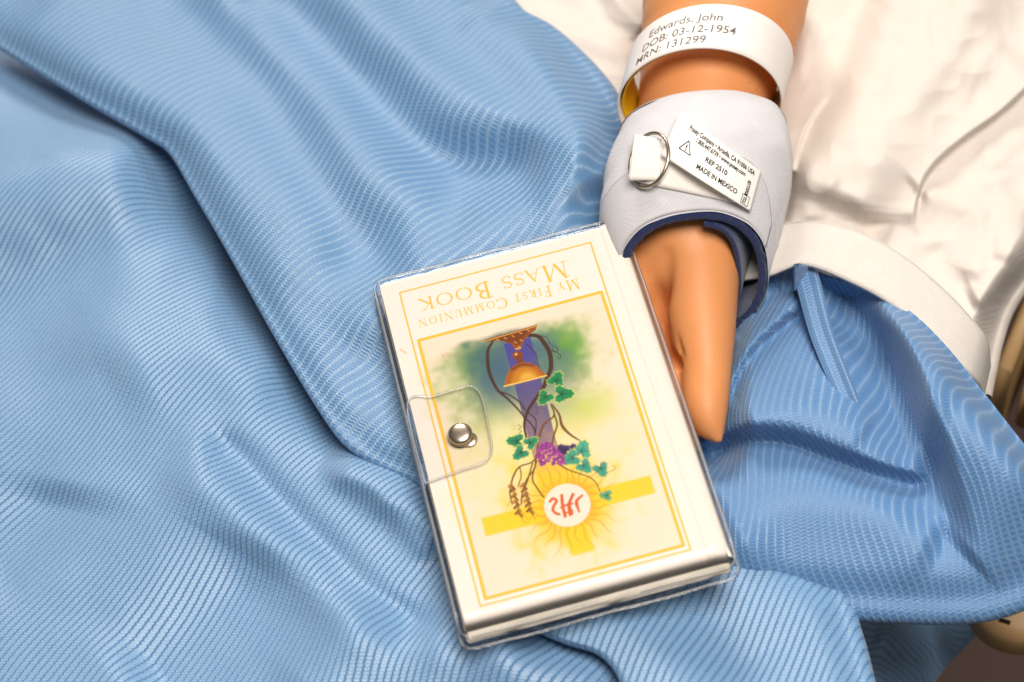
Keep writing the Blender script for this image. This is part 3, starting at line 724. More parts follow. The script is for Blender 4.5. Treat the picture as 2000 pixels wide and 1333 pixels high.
# ---- flat print of the cover, painted point by point on a fine sheet
NU, NV = 500, 780
us, vs_ = np.linspace(0, BU, NU), np.linspace(0, BV, NV)
UU, VV = np.meshgrid(us, vs_)
IMG = np.zeros((NV, NU, 3)); IMG[:] = lin((255, 244, 233))
def blend(mask, c, sub=None):
    c = lin(c)
    if sub is None: IMG[:] = IMG*(1-mask[..., None]) + c*mask[..., None]
    else: IMG[sub] = IMG[sub]*(1-mask[..., None]) + c*mask[..., None]
AA = 0.012
def box_of(p, pad):
    p = np.atleast_2d(p)
    i0, i1 = np.searchsorted(us, [p[:, 0].min()-pad, p[:, 0].max()+pad]); j0, j1 = np.searchsorted(vs_, [p[:, 1].min()-pad, p[:, 1].max()+pad])
    return (slice(max(j0-1, 0), j1+1), slice(max(i0-1, 0), i1+1))
def stroke(p, w, c, alpha=1.0, soft=AA):
    """line through p (cm on the cover); w = full width, single or per point"""
    p = np.asarray(p, float); w = np.broadcast_to(w, len(p)).astype(float)
    sub = box_of(p, w.max()+soft*3)
    X, Y = UU[sub], VV[sub]
    if X.size == 0: return
    D = np.full(X.shape, 1e9)
    for i in range(len(p)-1):
        a, d = p[i], p[i+1]-p[i]; l2 = d@d + 1e-12
        t_ = np.clip(((X-a[0])*d[0] + (Y-a[1])*d[1])/l2, 0, 1)
        D = np.minimum(D, np.hypot(X-a[0]-t_*d[0], Y-a[1]-t_*d[1]) - (w[i] + (w[i+1]-w[i])*t_)/2)
    blend(alpha*np.clip(0.5 - D/(2*soft), 0, 1), c, sub)
def fill(p, c, alpha=1.0, soft=AA):
    p = np.asarray(p, float); sub = box_of(p, soft*3); X, Y = UU[sub], VV[sub]
    if X.size == 0: return
    ins = np.zeros(X.shape, bool); D = np.full(X.shape, 1e9); n = len(p)
    for i in range(n):
        a, b = p[i], p[(i+1) % n]; d = b-a
        ins ^= ((a[1] > Y) != (b[1] > Y)) & (X < d[0]*(Y-a[1])/(d[1] if abs(d[1]) > 1e-9 else 1e-9) + a[0])
        t_ = np.clip(((X-a[0])*d[0] + (Y-a[1])*d[1])/(d@d + 1e-12), 0, 1)
        D = np.minimum(D, np.hypot(X-a[0]-t_*d[0], Y-a[1]-t_*d[1]))
    D = np.where(ins, -D, D)
    blend(alpha*np.clip(0.5 - D/(2*soft), 0, 1), c, sub)
def blob(c, r, colr, alpha=1.0, pw=2.0):
    q = uv_of([c])[0]; r = np.broadcast_to(r, 2)/60.0
    d = np.hypot((UU-q[0])/r[0], (VV-q[1])/r[1])*(1 + 0.22*vnoise(UU*60, VV*60, 26, 91) + 0.12*vnoise(UU*60, VV*60, 11, 92))
    blend(alpha*np.exp(-d**pw), colr)
def pstroke(pts, w, c, alpha=1.0, n=0, soft=AA):
    p = uv_of(pts)
    if len(p) > 2:
        k = np.linspace(0, 1, len(p)); m_ = n or 8*len(p)
        ww = np.interp(np.linspace(0, 1, m_), np.linspace(0, 1, np.size(w)), np.atleast_1d(w)) if np.size(w) > 1 else w
        p = spline(p, m_)
        stroke(p, ww, c, alpha, soft)
    else: stroke(p, w, c, alpha, soft)
ORANGE = (255, 200, 64)
outer = uv_of([(767, 576), (1145, 476), (1358, 1072), (953, 1180)]); inner = uv_of([(806, 668), (1168, 573), (1343, 1065), (960, 1165)])
oL, oR, oT, oB = outer[[0, 3], 0].mean(), outer[[1, 2], 0].mean(), outer[[0, 1], 1].mean(), outer[[2, 3], 1].mean()
iL, iR, iT, iB = inner[[0, 3], 0].mean(), inner[[1, 2], 0].mean(), inner[[0, 1], 1].mean(), inner[[2, 3], 1].mean()
rect = lambda l, r_, t_, b__: np.array([(l, t_), (r_, t_), (r_, b__), (l, b__), (l, t_)])
fill(rect(iL, iR, iT, iB)[:4], (254, 234, 209))
# painted ground: teal and green haze, yellow glow
clip = np.clip((VV - (iT+0.42 + 0.03*np.sin(UU*5)))/0.18, 0, 1)
keep = IMG.copy()
blob((1020, 700), (135, 75), (184, 204, 110), 0.95, 3.0); blob((960, 780), (80, 90), (176, 200, 100), 0.75); blob((1140, 800), (60, 45), (196, 216, 70), 0.9)
blob((1100, 680), (52, 58), (112, 168, 50), 1.0, 2.8); blob((905, 715), (34, 50), (150, 180, 100), 0.75)
blob((955, 700), (66, 64), (76, 122, 92), 0.95, 3); blob((985, 755), (66, 68), (62, 104, 122), 0.95, 2.8); blob((1070, 720), (52, 80), (84, 124, 116), 0.9, 2.8)
blob((1010, 690), (60, 50), (70, 92, 140), 0.7); blob((1080, 800), (40, 40), (120, 150, 120), 0.6); blob((1030, 860), (100, 70), (242, 234, 150), 0.6)
blob((1060, 930), (130, 80), (253, 226, 120), 0.6); blob((1180, 900), (90, 110), (254, 232, 180), 0.4)
IMG[:] = keep*(1-clip[..., None]) + IMG*clip[..., None]
# tall beam of the cross
def beam(tl, tr, br, bl, cols, soft=0.03):
    q = uv_of([tl, tr, br, bl]); n = len(cols)-1
    for i in range(n*14):
        f0, f1 = i/(n*14), (i+1)/(n*14)+0.004
        k_ = min(int(f0*n), n-1); w = f0*n - k_
        c = np.array(cols[k_])*(1-w) + np.array(cols[k_+1])*w
        fill([q[0]+(q[3]-q[0])*f0, q[1]+(q[2]-q[1])*f0, q[1]+(q[2]-q[1])*f1, q[0]+(q[3]-q[0])*f1], c, 0.85, 0.010)
beam((984, 672), (1036, 658), (1086, 860), (1036, 872), [(70, 62, 160), (88, 70, 150), (86, 66, 120), (128, 84, 130)])
beam((1036, 872), (1086, 860), (1110, 945), (1056, 958), [(128, 84, 130), (190, 130, 120), (248, 205, 40)])
for i in range(2): fill(uv_of([(940, 1013), (1270, 929), (1280, 963), (949, 1048)]), (255, 212, 0), 0.75, 0.03)
for i in range(2): fill(uv_of([(1056, 952), (1112, 938), (1162, 1074), (1118, 1087)]), (255, 212, 0), 0.75, 0.03)
# sun
blob((1108, 984), (98, 98), (254, 218, 30), 0.95, 3.6); blob((1108, 986), (70, 70), (250, 200, 20), 0.7, 3.0)
for k_ in range(26):
    a = 2*np.pi*k_/26 + 0.07; L1 = 92 + 26*((k_*7) % 5)/5
    r_ = np.linspace(46, L1, 9); wv = 4.0*np.sin(np.linspace(0, 7, 9) + k_)
    pts = np.stack([1108 + r_*np.cos(a) - wv*np.sin(a), 986 + r_*0.95*np.sin(a) + wv*np.cos(a)], -1)
    pstroke(pts, [0.075, 0.05, 0.008], (246, 172, 44), 0.75, 30)
blob((1108, 987), (52, 46), (248, 176, 40), 0.8, 8.0)
c_ = uv_of([(1108, 987)])[0]; tq = np.linspace(0, 2*np.pi, 49)[:-1]
fill(np.stack([c_[0] + 0.70*np.cos(tq), c_[1] + 0.72*np.sin(tq)], -1), (253, 236, 216))
RED = (226, 98, 40)
pstroke([(1137, 968), (1126, 980), (1131, 1000)], [0.07, 0.11, 0.06], RED)
pstroke([(1119, 966), (1112, 985), (1117, 1004)], 0.10, RED); pstroke([(1097, 968), (1099, 988), (1104, 1009)], 0.10, RED)
pstroke([(1096, 992), (1108, 986), (1118, 984)], 0.07, RED); pstroke([(1109, 985), (1113, 1007)], 0.07, RED); pstroke([(1106, 1002), (1118, 998)], 0.06, RED)
pstroke([(1074, 980), (1080, 974), (1087, 979), (1082, 988), (1080, 997), (1086, 1003), (1092, 1005)], 0.09, RED)
# vines
BR1, BR2 = (74, 46, 34), (120, 80, 40)
def vine(pts, w, c=BR1, a=1.0):
    pstroke(pts, w, c, a)
vine([(1028, 655), (1050, 657), (1064, 672), (1074, 692), (1076, 718), (1070, 735), (1060, 760), (1042, 785), (1030, 805), (1024, 830), (1028, 855)], [0.13, 0.15, 0.14, 0.10, 0.07])
vine([(962, 668), (953, 685), (953, 712), (958, 735), (972, 762), (990, 778), (1010, 798), (1024, 815)], [0.08, 0.12, 0.10, 0.07, 0.05])
vine([(975, 765), (995, 772), (1015, 786), (1025, 800)], 0.05); vine([(1028, 672), (1045, 690), (1052, 715), (1060, 735)], 0.035)
vine([(1054, 656), (1068, 660), (1075, 672), (1090, 682), (1084, 688), (1078, 680)], 0.025); vine([(1072, 685), (1086, 688), (1095, 695), (1093, 701), (1088, 696)], 0.025)
vine([(1076, 790), (1082, 812), (1062, 830), (1052, 860), (1048, 895)], [0.05, 0.08, 0.06], BR2); vine([(1078, 790), (1092, 810), (1098, 832), (1115, 850), (1145, 868)], [0.05, 0.10, 0.03], BR2)
vine([(1083, 810), (1088, 830), (1082, 850), (1078, 868)], 0.06, BR2); vine([(1024, 815), (1040, 832), (1045, 848), (1040, 870)], 0.05)
vine([(1030, 805), (1046, 820), (1046, 845)], 0.04); vine([(1048, 895), (1035, 905), (1015, 912), (1003, 930), (996, 960), (1000, 985)], [0.05, 0.06, 0.04], BR2)
vine([(1046, 890), (1044, 915), (1030, 935), (1022, 955)], 0.05, BR2); vine([(1040, 905), (1030, 940), (1020, 965), (1018, 985)], 0.05, BR2)
vine([(1048, 900), (1040, 935), (1050, 955), (1062, 972)], 0.05, BR2); vine([(1015, 912), (1018, 930), (1012, 950)], 0.04, BR2)
vine([(1088, 905), (1110, 918), (1130, 925), (1152, 933), (1165, 945), (1172, 960), (1182, 972)], [0.05, 0.04, 0.03], (110, 80, 40)); vine([(1165, 932), (1195, 920), (1203, 914), (1196, 910)], 0.02, (150, 130, 70))
for cx, cy in ((1016, 836), (1048, 800)):
    vine([(cx-4, cy-6), (cx+2, cy-2), (cx-2, cy+3), (cx+3, cy+7), (cx-3, cy+10)], 0.018)
# wheat ears
for x0, y0, x1, y1 in ((999, 945, 1014, 1003), (1022, 945, 1036, 998)):
    for k_ in range(12):
        t_ = k_/11; x, y = x0+(x1-x0)*t_, y0+(y1-y0)*t_; sgn = 1 if k_ % 2 else -1
        pstroke([(x, y), (x+sgn*5, y+6)], [0.10, 0.05] if False else 0.085, (138, 86, 30) if k_ % 3 else (190, 130, 50))
    pstroke([(x1, y1), (x1+10, y1+18)], 0.02, (180, 130, 40)); pstroke([(x0+5, y0+20), (x0-8, y0+44)], 0.02, (190, 140, 50)); pstroke([(x1-4, y1-10), (x1+16, y1+10)], 0.02, (190, 140, 50))
# leaves
def leaf(c, r, ang, colr, dark, edge=(220, 226, 90)):
    q = uv_of([c])[0]; rr = r/60.0; out_ = []
    an = np.radians(np.arange(-176, 177, 8.0)); rl = 0.73 + 0.19*np.cos(3*an) + 0.13*np.cos(an) + 0.07*np.cos(an*14)
    rl = rl*(1 - 0.55*np.exp(-((np.pi-np.abs(an))/0.35)**2)); ar = an + math.radians(ang)
    pts = np.stack([q[0] + rr*rl*np.cos(ar), q[1] + rr*rl*np.sin(ar)], -1)
    fill(q + (pts-q)*1.12, edge, 0.7, 0.03); fill(pts, colr)
    for a in (0, 68, -68, 150, -150):
        stroke([q, q + rr*0.8*np.array([math.cos(math.radians(ang+a)), math.sin(math.radians(ang+a))])], [0.05, 0.015], dark, 0.7)
    fill(q + (pts-q)*[0.6, 0.35], dark, 0.30, 0.05)
G1, G1d, G2, G2d = (26, 140, 84), (8, 84, 52), (74, 164, 136), (30, 112, 96)
leaf((1086, 744), 19, -55, G1, G1d); leaf((1066, 775), 18, 140, G1, G1d); leaf((1097, 770), 22, 15, G1, G1d)
leaf((1010, 862), 19, 200, (40, 140, 96), G1d); leaf((1035, 866), 16, -20, (50, 150, 110), G1d); leaf((1018, 884), 18, 150, (50, 150, 110), G1d)
leaf((1104, 880), 16, 230, (62, 44, 96), (36, 26, 70), (150, 120, 120)); leaf((1122, 880), 13, 270, (62, 44, 96), (36, 26, 70), (150, 120, 120))
leaf((1136, 882), 22, -60, (84, 176, 146), G2d); leaf((1118, 895), 20, 170, G2, G2d); leaf((1140, 910), 18, 60, G2, G2d)
leaf((1173, 915), 18, 80, G2, G2d, (250, 200, 60)); leaf((1186, 968), 14, 200, (110, 176, 120), G2d, (250, 210, 60))
# grapes
for k_ in range(58):
    t_ = (k_+0.5)/58; y = 866 + 42*t_; wdt = 6 + 18*math.sin(min(t_*1.15, 1)*math.pi*0.62); x = 1066 + 14*t_ + wdt*math.sin(k_*2.4)
    q = uv_of([(x, y)])[0]; rr = 0.062; cc_ = [(150, 40, 140), (122, 28, 128), (176, 60, 150)][k_ % 3]
    fill(np.stack([q[0] + rr*np.cos(tq[::4]), q[1] + rr*np.sin(tq[::4])], -1), cc_); stroke([q-0.015, q-0.02], 0.03, (214, 120, 190), 0.8)
# chalice
fill(uv_of([(944, 665), (1050, 634), (1046, 645), (1032, 655), (1022, 668), (1018, 682), (1007, 684), (998, 672), (975, 664), (950, 668)]), (150, 78, 22))
fill(uv_of([(960, 664), (1040, 640), (1022, 660), (1012, 676), (1002, 670)]), (104, 46, 12), 0.7, 0.05)
for x, y in ((985, 660), (1000, 656), (1015, 650), (1030, 645), (1005, 668), (1016, 664), (970, 663), (1012, 677)): stroke(uv_of([(x, y), (x+4, y+2)]), 0.045, (224, 150, 60), 0.8)
pstroke([(946, 667), (1049, 637)], 0.035, (232, 168, 80), 0.9)
c_ = uv_of([(1011, 694)])[0]; fill(np.stack([c_[0] + 0.17*np.cos(tq), c_[1] + 0.16*np.sin(tq)], -1), (140, 66, 16)); stroke([c_-[0.05, 0.04], c_-[0.03, 0.05]], 0.08, (250, 200, 110), 0.8)
pstroke([(1014, 702), (1018, 712)], 0.20, (130, 62, 16)); pstroke([(1008, 682), (1016, 680)], 0.06, (240, 180, 90), 0.8)
cup = uv_of([(985, 755), (988, 738), (995, 722), (1006, 713), (1020, 708), (1036, 709), (1050, 716), (1060, 726), (1067, 734)])
fill(cup, (176, 98, 16)); cm_ = cup.mean(0)
fill(cm_ + (cup-cm_)*0.72 + [0.02, 0.10], (214, 140, 30), 0.8, 0.08); fill(cm_ + (cup-cm_)*0.38 + [0.06, 0.20], (246, 190, 70), 0.8, 0.08)
pstroke([(1000, 722), (1018, 713), (1040, 714)], 0.10, (96, 42, 8), 0.7, soft=0.04); pstroke([(985, 755), (1067, 734)], 0.05, (255, 214, 100), 0.95)
# signature and small speck
for a, b in (((862, 692), (868, 699)), ((868, 692), (863, 698)), ((872, 689), (870, 697)), ((876, 690), (874, 697)), ((879, 690), (878, 696))): stroke(uv_of([a, b]), 0.02, (216, 140, 130), 0.8)
stroke(uv_of([(782, 683), (793, 690)]), 0.05, (238, 190, 110), 0.8, 0.03)
# frames
stroke(rect(oL, oR, oT, oB), 0.055, ORANGE); stroke(rect(iL, iR, iT, iB), 0.105, ORANGE)
# lettering: roman capitals drawn with a broad pen, upside down as the book lies
TK, TN = 0.135, 0.055
def arcp(cx, cy, rx, ry, a0, a1, n=18):
    a = np.radians(np.linspace(a0, a1, n)); return np.stack([cx + rx*np.cos(a), cy + ry*np.sin(a)], -1)
def bowl(cx, cy, rx, ry, a0, a1):
    p = arcp(cx, cy, rx, ry, a0, a1); a = np.radians(np.linspace(a0, a1, 18)); return (p, TN + (TK-TN)*np.abs(np.cos(a))**1.3)
def ser(x, y, w=0.13): return ([(x-w, y), (x+w, y)], 0.045)
GL = {
 'M': (1.06, [([(0.14, 0), (0.20, 1)], TN), ([(0.20, 1), (0.52, 0.05)], TK), ([(0.52, 0.05), (0.86, 1)], TN), ([(0.86, 1), (0.94, 0)], TK), ser(0.14, 0.02), ser(0.94, 0.02), ser(0.16, 0.98, 0.09), ser(0.90, 0.98, 0.09)]),
 'A': (0.80, [([(0.08, 0), (0.40, 1)], TN), ([(0.40, 1), (0.74, 0)], TK), ([(0.19, 0.36), (0.62, 0.36)], TN), ser(0.08, 0.02, 0.1), ser(0.74, 0.02, 0.11)]),
 'S': (0.56, [(np.vstack([arcp(0.28, 0.75, 0.20, 0.23, 20, 250, 16), arcp(0.27, 0.26, 0.23, 0.25, 70, -160, 16)]), np.r_[np.linspace(TN, 0.11, 16), np.linspace(0.12, TN, 16)]), ([(0.46, 0.98), (0.47, 0.78)], 0.05), ([(0.05, 0.03), (0.05, 0.24)], 0.05)]),
 'B': (0.66, [([(0.16, 0), (0.16, 1)], TK), bowl(0.22, 0.76, 0.26, 0.23, 90, -90), bowl(0.22, 0.27, 0.34, 0.26, 90, -90), ([(0.02, 0.98), (0.24, 0.98)], 0.05), ([(0.02, 0.02), (0.24, 0.02)], 0.05), ([(0.16, 0.53), (0.26, 0.53)], 0.05)]),
 'O': (0.96, [bowl(0.48, 0.5, 0.40, 0.48, 0, 180), bowl(0.48, 0.5, 0.40, 0.48, 180, 360)]),
 'K': (0.80, [([(0.16, 0), (0.16, 1)], TK), ser(0.16, 0.02), ser(0.16, 0.98), ([(0.62, 1), (0.20, 0.50)], TN), ([(0.26, 0.56), (0.74, 0)], TK), ser(0.62, 0.98, 0.1), ser(0.75, 0.02, 0.09)]),
 'Y': (0.76, [([(0.08, 1), (0.38, 0.48)], TK), ([(0.70, 1), (0.38, 0.48)], TN), ([(0.38, 0.5), (0.38, 0)], TK), ser(0.08, 0.98, 0.1), ser(0.70, 0.98, 0.1), ser(0.38, 0.02)]),
 'F': (0.58, [([(0.16, 0), (0.16, 1)], TK), ser(0.16, 0.02), ([(0.03, 0.98), (0.52, 0.98)], TN), ([(0.52, 0.98), (0.53, 0.80)], 0.05), ([(0.16, 0.53), (0.44, 0.53)], TN), ([(0.44, 0.62), (0.44, 0.44)], 0.045)]),
 'I': (0.34, [([(0.17, 0), (0.17, 1)], TK), ser(0.17, 0.02), ser(0.17, 0.98)]),
 'R': (0.74, [([(0.16, 0), (0.16, 1)], TK), bowl(0.22, 0.75, 0.28, 0.23, 90, -90), ([(0.30, 0.50), (0.68, 0)], TK), ser(0.16, 0.02), ([(0.02, 0.98), (0.24, 0.98)], 0.05), ser(0.70, 0.02, 0.07), ([(0.16, 0.52), (0.26, 0.52)], 0.05)]),
 'T': (0.74, [([(0.37, 0), (0.37, 1)], TK), ([(0.04, 0.98), (0.70, 0.98)], TN), ser(0.37, 0.02), ([(0.05, 0.98), (0.03, 0.80)], 0.05), ([(0.69, 0.98), (0.71, 0.80)], 0.05)]),
 'C': (0.84, [bowl(0.50, 0.5, 0.42, 0.48, 45, 180), bowl(0.50, 0.5, 0.42, 0.48, 180, 315), ([(0.80, 0.92), (0.80, 0.74)], 0.05), ([(0.80, 0.10), (0.80, 0.24)], 0.05)]),
 'U': (0.84, [(np.vstack([[(0.16, 1), (0.16, 0.4)], arcp(0.42, 0.34, 0.26, 0.32, 180, 360), [(0.68, 0.4), (0.68, 1)]]), np.r_[TK, TK, np.linspace(TK, TN, 18), TN, TN]), ser(0.16, 0.98), ser(0.68, 0.98, 0.1)]),
 'N': (0.92, [([(0.14, 0), (0.14, 1)], TN), ([(0.14, 1), (0.80, 0)], TK), ([(0.80, 0), (0.80, 1)], TN), ser(0.14, 0.02, 0.1), ser(0.80, 0.98, 0.1), ser(0.10, 0.98, 0.07)]),
}
def lettering(words, p_start, p_end, big, small, gap, space):
    """words start at the photo's right end; baseline from p_start to p_end"""
    q0, q1 = uv_of([p_start, p_end]); items = []; x = 0
    for w in words:
        for i, ch in enumerate(w):
            h_ = big if i == 0 else small
            items.append((ch, x, h_)); x += GL[ch][0]*h_ + gap
        x += space
    x -= space + gap
    sc = abs(q1[0]-q0[0])/x
    for ch, x0, h_ in items:
        for p, w in GL[ch][1]:
            p = np.asarray(p, float)
            stroke(np.stack([q0[0] - (x0 + p[:, 0]*h_)*sc, (q0[1]+q1[1])/2 + p[:, 1]*h_], -1), np.asarray(w)*h_*1.0, (255, 200, 66))
lettering(['MASS', 'BOOK'], (1106, 511), (816, 584), 0.62, 0.46, 0.06, 0.24)
lettering(['MY', 'FIRST', 'COMMUNION'], (1129, 545), (816, 624), 0.40, 0.285, 0.085, 0.17)

# ------------------------------------------------------------------ the book
book = empty('mass_book', (0, 0, -1.0), 'small white book in clear vinyl with yellow upside-down title and chalice painting', 'book')
TB = 0.74
# front cover: flat, then rolling down over the near edge and softly over the spine
RB = 0.42
def drop(u, v):
    z = 0*u
    tv = np.clip((v - (BV-RB))/RB, 0, 1); z = z - RB*(1-np.sqrt(np.clip(1-tv**2, 0, 1)))*0.95
    tu = np.clip((u - (BU-0.34))/0.34, 0, 1); z = z - 0.10*tu**2 - 0.025*np.exp(-((u-(BU-0.62))/0.05)**2)
    return z
ZZ = drop(UU, VV)
top = bk(UU, VV, ZZ)
m_c, nt_c, b_c = material('printed cover'); at_c = N(nt_c, 'ShaderNodeAttribute', attribute_name='print'); nt_c.links.new(at_c.outputs['Color'], b_c.inputs['Base Color'])
b_c.inputs['Roughness'].default_value = 0.55; b_c.inputs['Specular IOR Level'].default_value = 0.4
rgb = np.concatenate([IMG, np.ones((NV, NU, 1))], -1)
cover = grid_obj('front_cover', top, m_c, book, attrs={'print': ('FLOAT_COLOR', rgb)}, flip=True)
# turned-down near edge of the cover, slightly wavy
uu = np.linspace(0, BU, 120); rows = []
for k_, s_ in enumerate(np.linspace(0, 1, 9)):
    wav = 0.05*np.sin(uu*1.3 + 1.0) + 0.03*np.sin(uu*3.1)
    zt = float(drop(np.array(3.0), np.array(BV)))
    rows.append(bk(uu, BV + 0.05*math.sin(s_*math.pi) + 0.20*s_ + wav*s_*(1-s_)*2, np.interp(s_, [0, 1], [zt, -TB+0.06]) + np.where(uu > BU-0.34, -0.08*((uu-BU+0.34)/0.34)**2*(1-s_), 0)))
grid_obj('turned_edge', np.array(rows), M_card, cover, flip=True)
def slab(u0, u1, v0, v1, z0, z1, r, jitter=0.0, nc=6):
    c = []
    for cx, cy, a0 in ((u1-r, v1-r, 0), (u0+r, v1-r, 90), (u0+r, v0+r, 180), (u1-r, v0+r, 270)):
        for k in range(nc+1):
            a = math.radians(a0 + 90*k/nc); c.append((cx + r*math.cos(a), cy + r*math.sin(a)))
    c = np.array(c); n = len(c)
    lo_, hi_ = bk(c[:, 0], c[:, 1], z0), bk(c[:, 0], c[:, 1], z1)
    return np.vstack([lo_, hi_]), [tuple(range(n)), tuple(range(2*n-1, n-1, -1))] + [(i, n+i, n+(i+1) % n, (i+1) % n) for i in range(n)]
v_, f_ = slab(0.12, BU-0.12, 0.12, BV-0.16, -TB+0.07, -0.12, 0.05); mesh_obj('page_block', v_, f_, M_page, book, smooth=False)
v_, f_ = slab(-0.08, BU+0.0, 0.0, BV+0.22, -TB, -TB+0.05, 0.12); mesh_obj('back_cover', v_, f_, M_card, book, smooth=False)
v_, f_ = slab(-0.03, 0.7, 0.03, BV-0.4, -0.30, -0.24, 0.1); mesh_obj('cover_flap', v_, f_, M_card, book, smooth=False)
# spine
vv = np.linspace(0.02, BV-0.02, 60); th_ = np.linspace(0, math.pi, 14)
sp_ = np.stack([bk(np.full(60, BU) + 0.0 + 0.16*math.sin(a), vv, -0.10-0.42*(1-math.cos(a))) for a in th_])
grid_obj('spine', sp_, M_card, book)
# clear vinyl sleeve
gu, gv = np.meshgrid(np.linspace(-0.16, BU+0.20, 90), np.linspace(-0.30, BV+0.02, 140))
def edge_fall(d, w): return np.clip(1-d/w, 0, 1)**2
zz = drop(np.clip(gu, 0, BU), np.clip(gv, 0, BV)) + 0.035 + 0.012*vnoise(gu*60, gv*60, 90, 61) + 0.010*vnoise(gu*60, gv*60, 300, 62)
zz -= 0.22*edge_fall(gu+0.16, 0.16) + 0.28*edge_fall(BU+0.20-gu, 0.2) + 0.26*edge_fall(gv+0.30, 0.30)
sleeve = grid_obj('vinyl_sleeve', bk(gu, gv, zz), M_vinyl, book, flip=True)
def rrect(u0, u1, v0, v1, r, n=200):
    c = []
    for cx, cy, a0 in ((u1-r, v1-r, 0), (u0+r, v1-r, 90), (u0+r, v0+r, 180), (u1-r, v0+r, 270)):
        for k in range(7):
            a = math.radians(a0 + 90*k/6); c.append((cx + r*math.cos(a), cy + r*math.sin(a)))
    c = np.array(c + [c[0]]); s_ = np.r_[0, np.cumsum(np.linalg.norm(np.diff(c, axis=0), axis=1))]
    x = np.linspace(0, s_[-1], n, endpoint=False); return np.stack([np.interp(x, s_, c[:, 0]), np.interp(x, s_, c[:, 1])], -1)
q = rrect(-0.20, BU+0.24, -0.34, BV+0.12, 0.3)
zq = np.interp(q[:, 1], [BV-0.5, BV+0.12], [-0.22, -0.55]) + 0.03*np.sin(q[:, 0]*2.3) + 0.02*np.sin(q[:, 1]*3)
v_, f_ = tube(bk(q[:, 0], q[:, 1], zq), 0.055, 8, True); mesh_obj('weld_rim', v_, f_, M_rim, sleeve)
q = rrect(-0.26, BU+0.26, -0.24, BV+0.42, 0.35)
zq = -TB - 0.02 + 0.04*np.sin(q[:, 0]*1.7 + 1)
v_, f_ = tube(bk(q[:, 0], q[:, 1], zq), 0.05, 8, True); mesh_obj('weld_rim', v_, f_, M_rim, sleeve)
gu, gv = np.meshgrid(np.linspace(-0.26, BU+0.26, 60), np.linspace(-0.24, BV+0.42, 80))
mesh_ = grid_obj('back_sheet', bk(gu, gv, -TB-0.03 + 0.04*np.sin(gu*1.7+1)), M_vinyl, sleeve)
# vinyl wall over the near edge, creased
gu, s_ = np.meshgrid(np.linspace(-0.14, BU+0.18, 160), np.linspace(0, 1, 14))
wall = bk(gu, BV + 0.03 + 0.12*np.sin(s_*math.pi*0.9) + 0.26*s_ + 0.035*np.sin(gu*2.1 + s_*3)*s_ + 0.02*np.sin(gu*6+s_*5)*s_, -0.29 - s_*(TB-0.33) )
grid_obj('near_wall', wall, M_vinyl, sleeve, flip=True)
# closing tab with snap
tab_px = [(797, 792), (850, 778), (898, 764), (918, 760), (934, 768), (945, 790), (956, 845), (962, 880), (956, 900), (938, 912), (905, 922), (870, 934), (838, 944), (828, 935)]
tuv = spline(uv_of(tab_px), 90, True); tc_ = tuv.mean(0)
def tab_z(p): return 0.10 + 0.10*np.clip((p[:, 0])/2.0, 0, 1)
rings_ = []
for k_ in np.linspace(0.02, 1, 14):
    p = tc_ + (tuv-tc_)*k_; rings_.append(bk(p[:, 0], p[:, 1], tab_z(p)))
tab = grid_obj('snap_tab', np.array(rings_), M_vinyl, book, close=True)
v_, f_ = tube(bk(tuv[:, 0], tuv[:, 1], tab_z(tuv)), 0.035, 8, True); mesh_obj('tab_edge', v_, f_, M_rim, tab)
p = tc_ + (tuv-tc_)*0.88; p = p[p[:, 0] > 0.15]
# the tab wraps down over the left edge
a_, s_ = np.meshgrid(np.linspace(uv_of([(797, 792)])[0][1], uv_of([(828, 940)])[0][1], 20), np.linspace(0, 1, 14))
wr = bk(0.02 - 0.28*np.sin(s_*math.pi*0.5), a_, 0.10 - s_*1.1)
grid_obj('tab_strap', wr, M_vinyl, tab)
sc_ = uv_of([(901, 856)])[0]
prof = [(0.001, 0.40), (0.12, 0.397), (0.22, 0.388), (0.30, 0.368), (0.355, 0.335), (0.38, 0.29), (0.38, 0.24), (0.35, 0.20), (0.31, 0.195), (0.31, 0.17), (0.37, 0.165), (0.385, 0.14), (0.36, 0.12), (0.2, 0.115)]
tq2 = np.linspace(0, 2*np.pi, 41)[:-1]
R_ = [np.stack([bk(np.array(sc_[0] + r_*math.cos(a)), np.array(sc_[1] + r_*math.sin(a)), z_) for a in tq2]) for r_, z_ in prof]
grid_obj('snap_button', np.array(R_), M_steel, book, close=True)
R_ = [np.stack([bk(np.array(sc_[0] + 0.22 + r_*math.cos(a)), np.array(sc_[1] + 0.16 + r_*math.sin(a)), z_) for a in tq2]) for r_, z_ in ((0.10, 0.10), (0.24, 0.10), (0.26, 0.075), (0.26, 0.05))]
grid_obj('snap_socket', np.array(R_), M_steel, book, close=True)

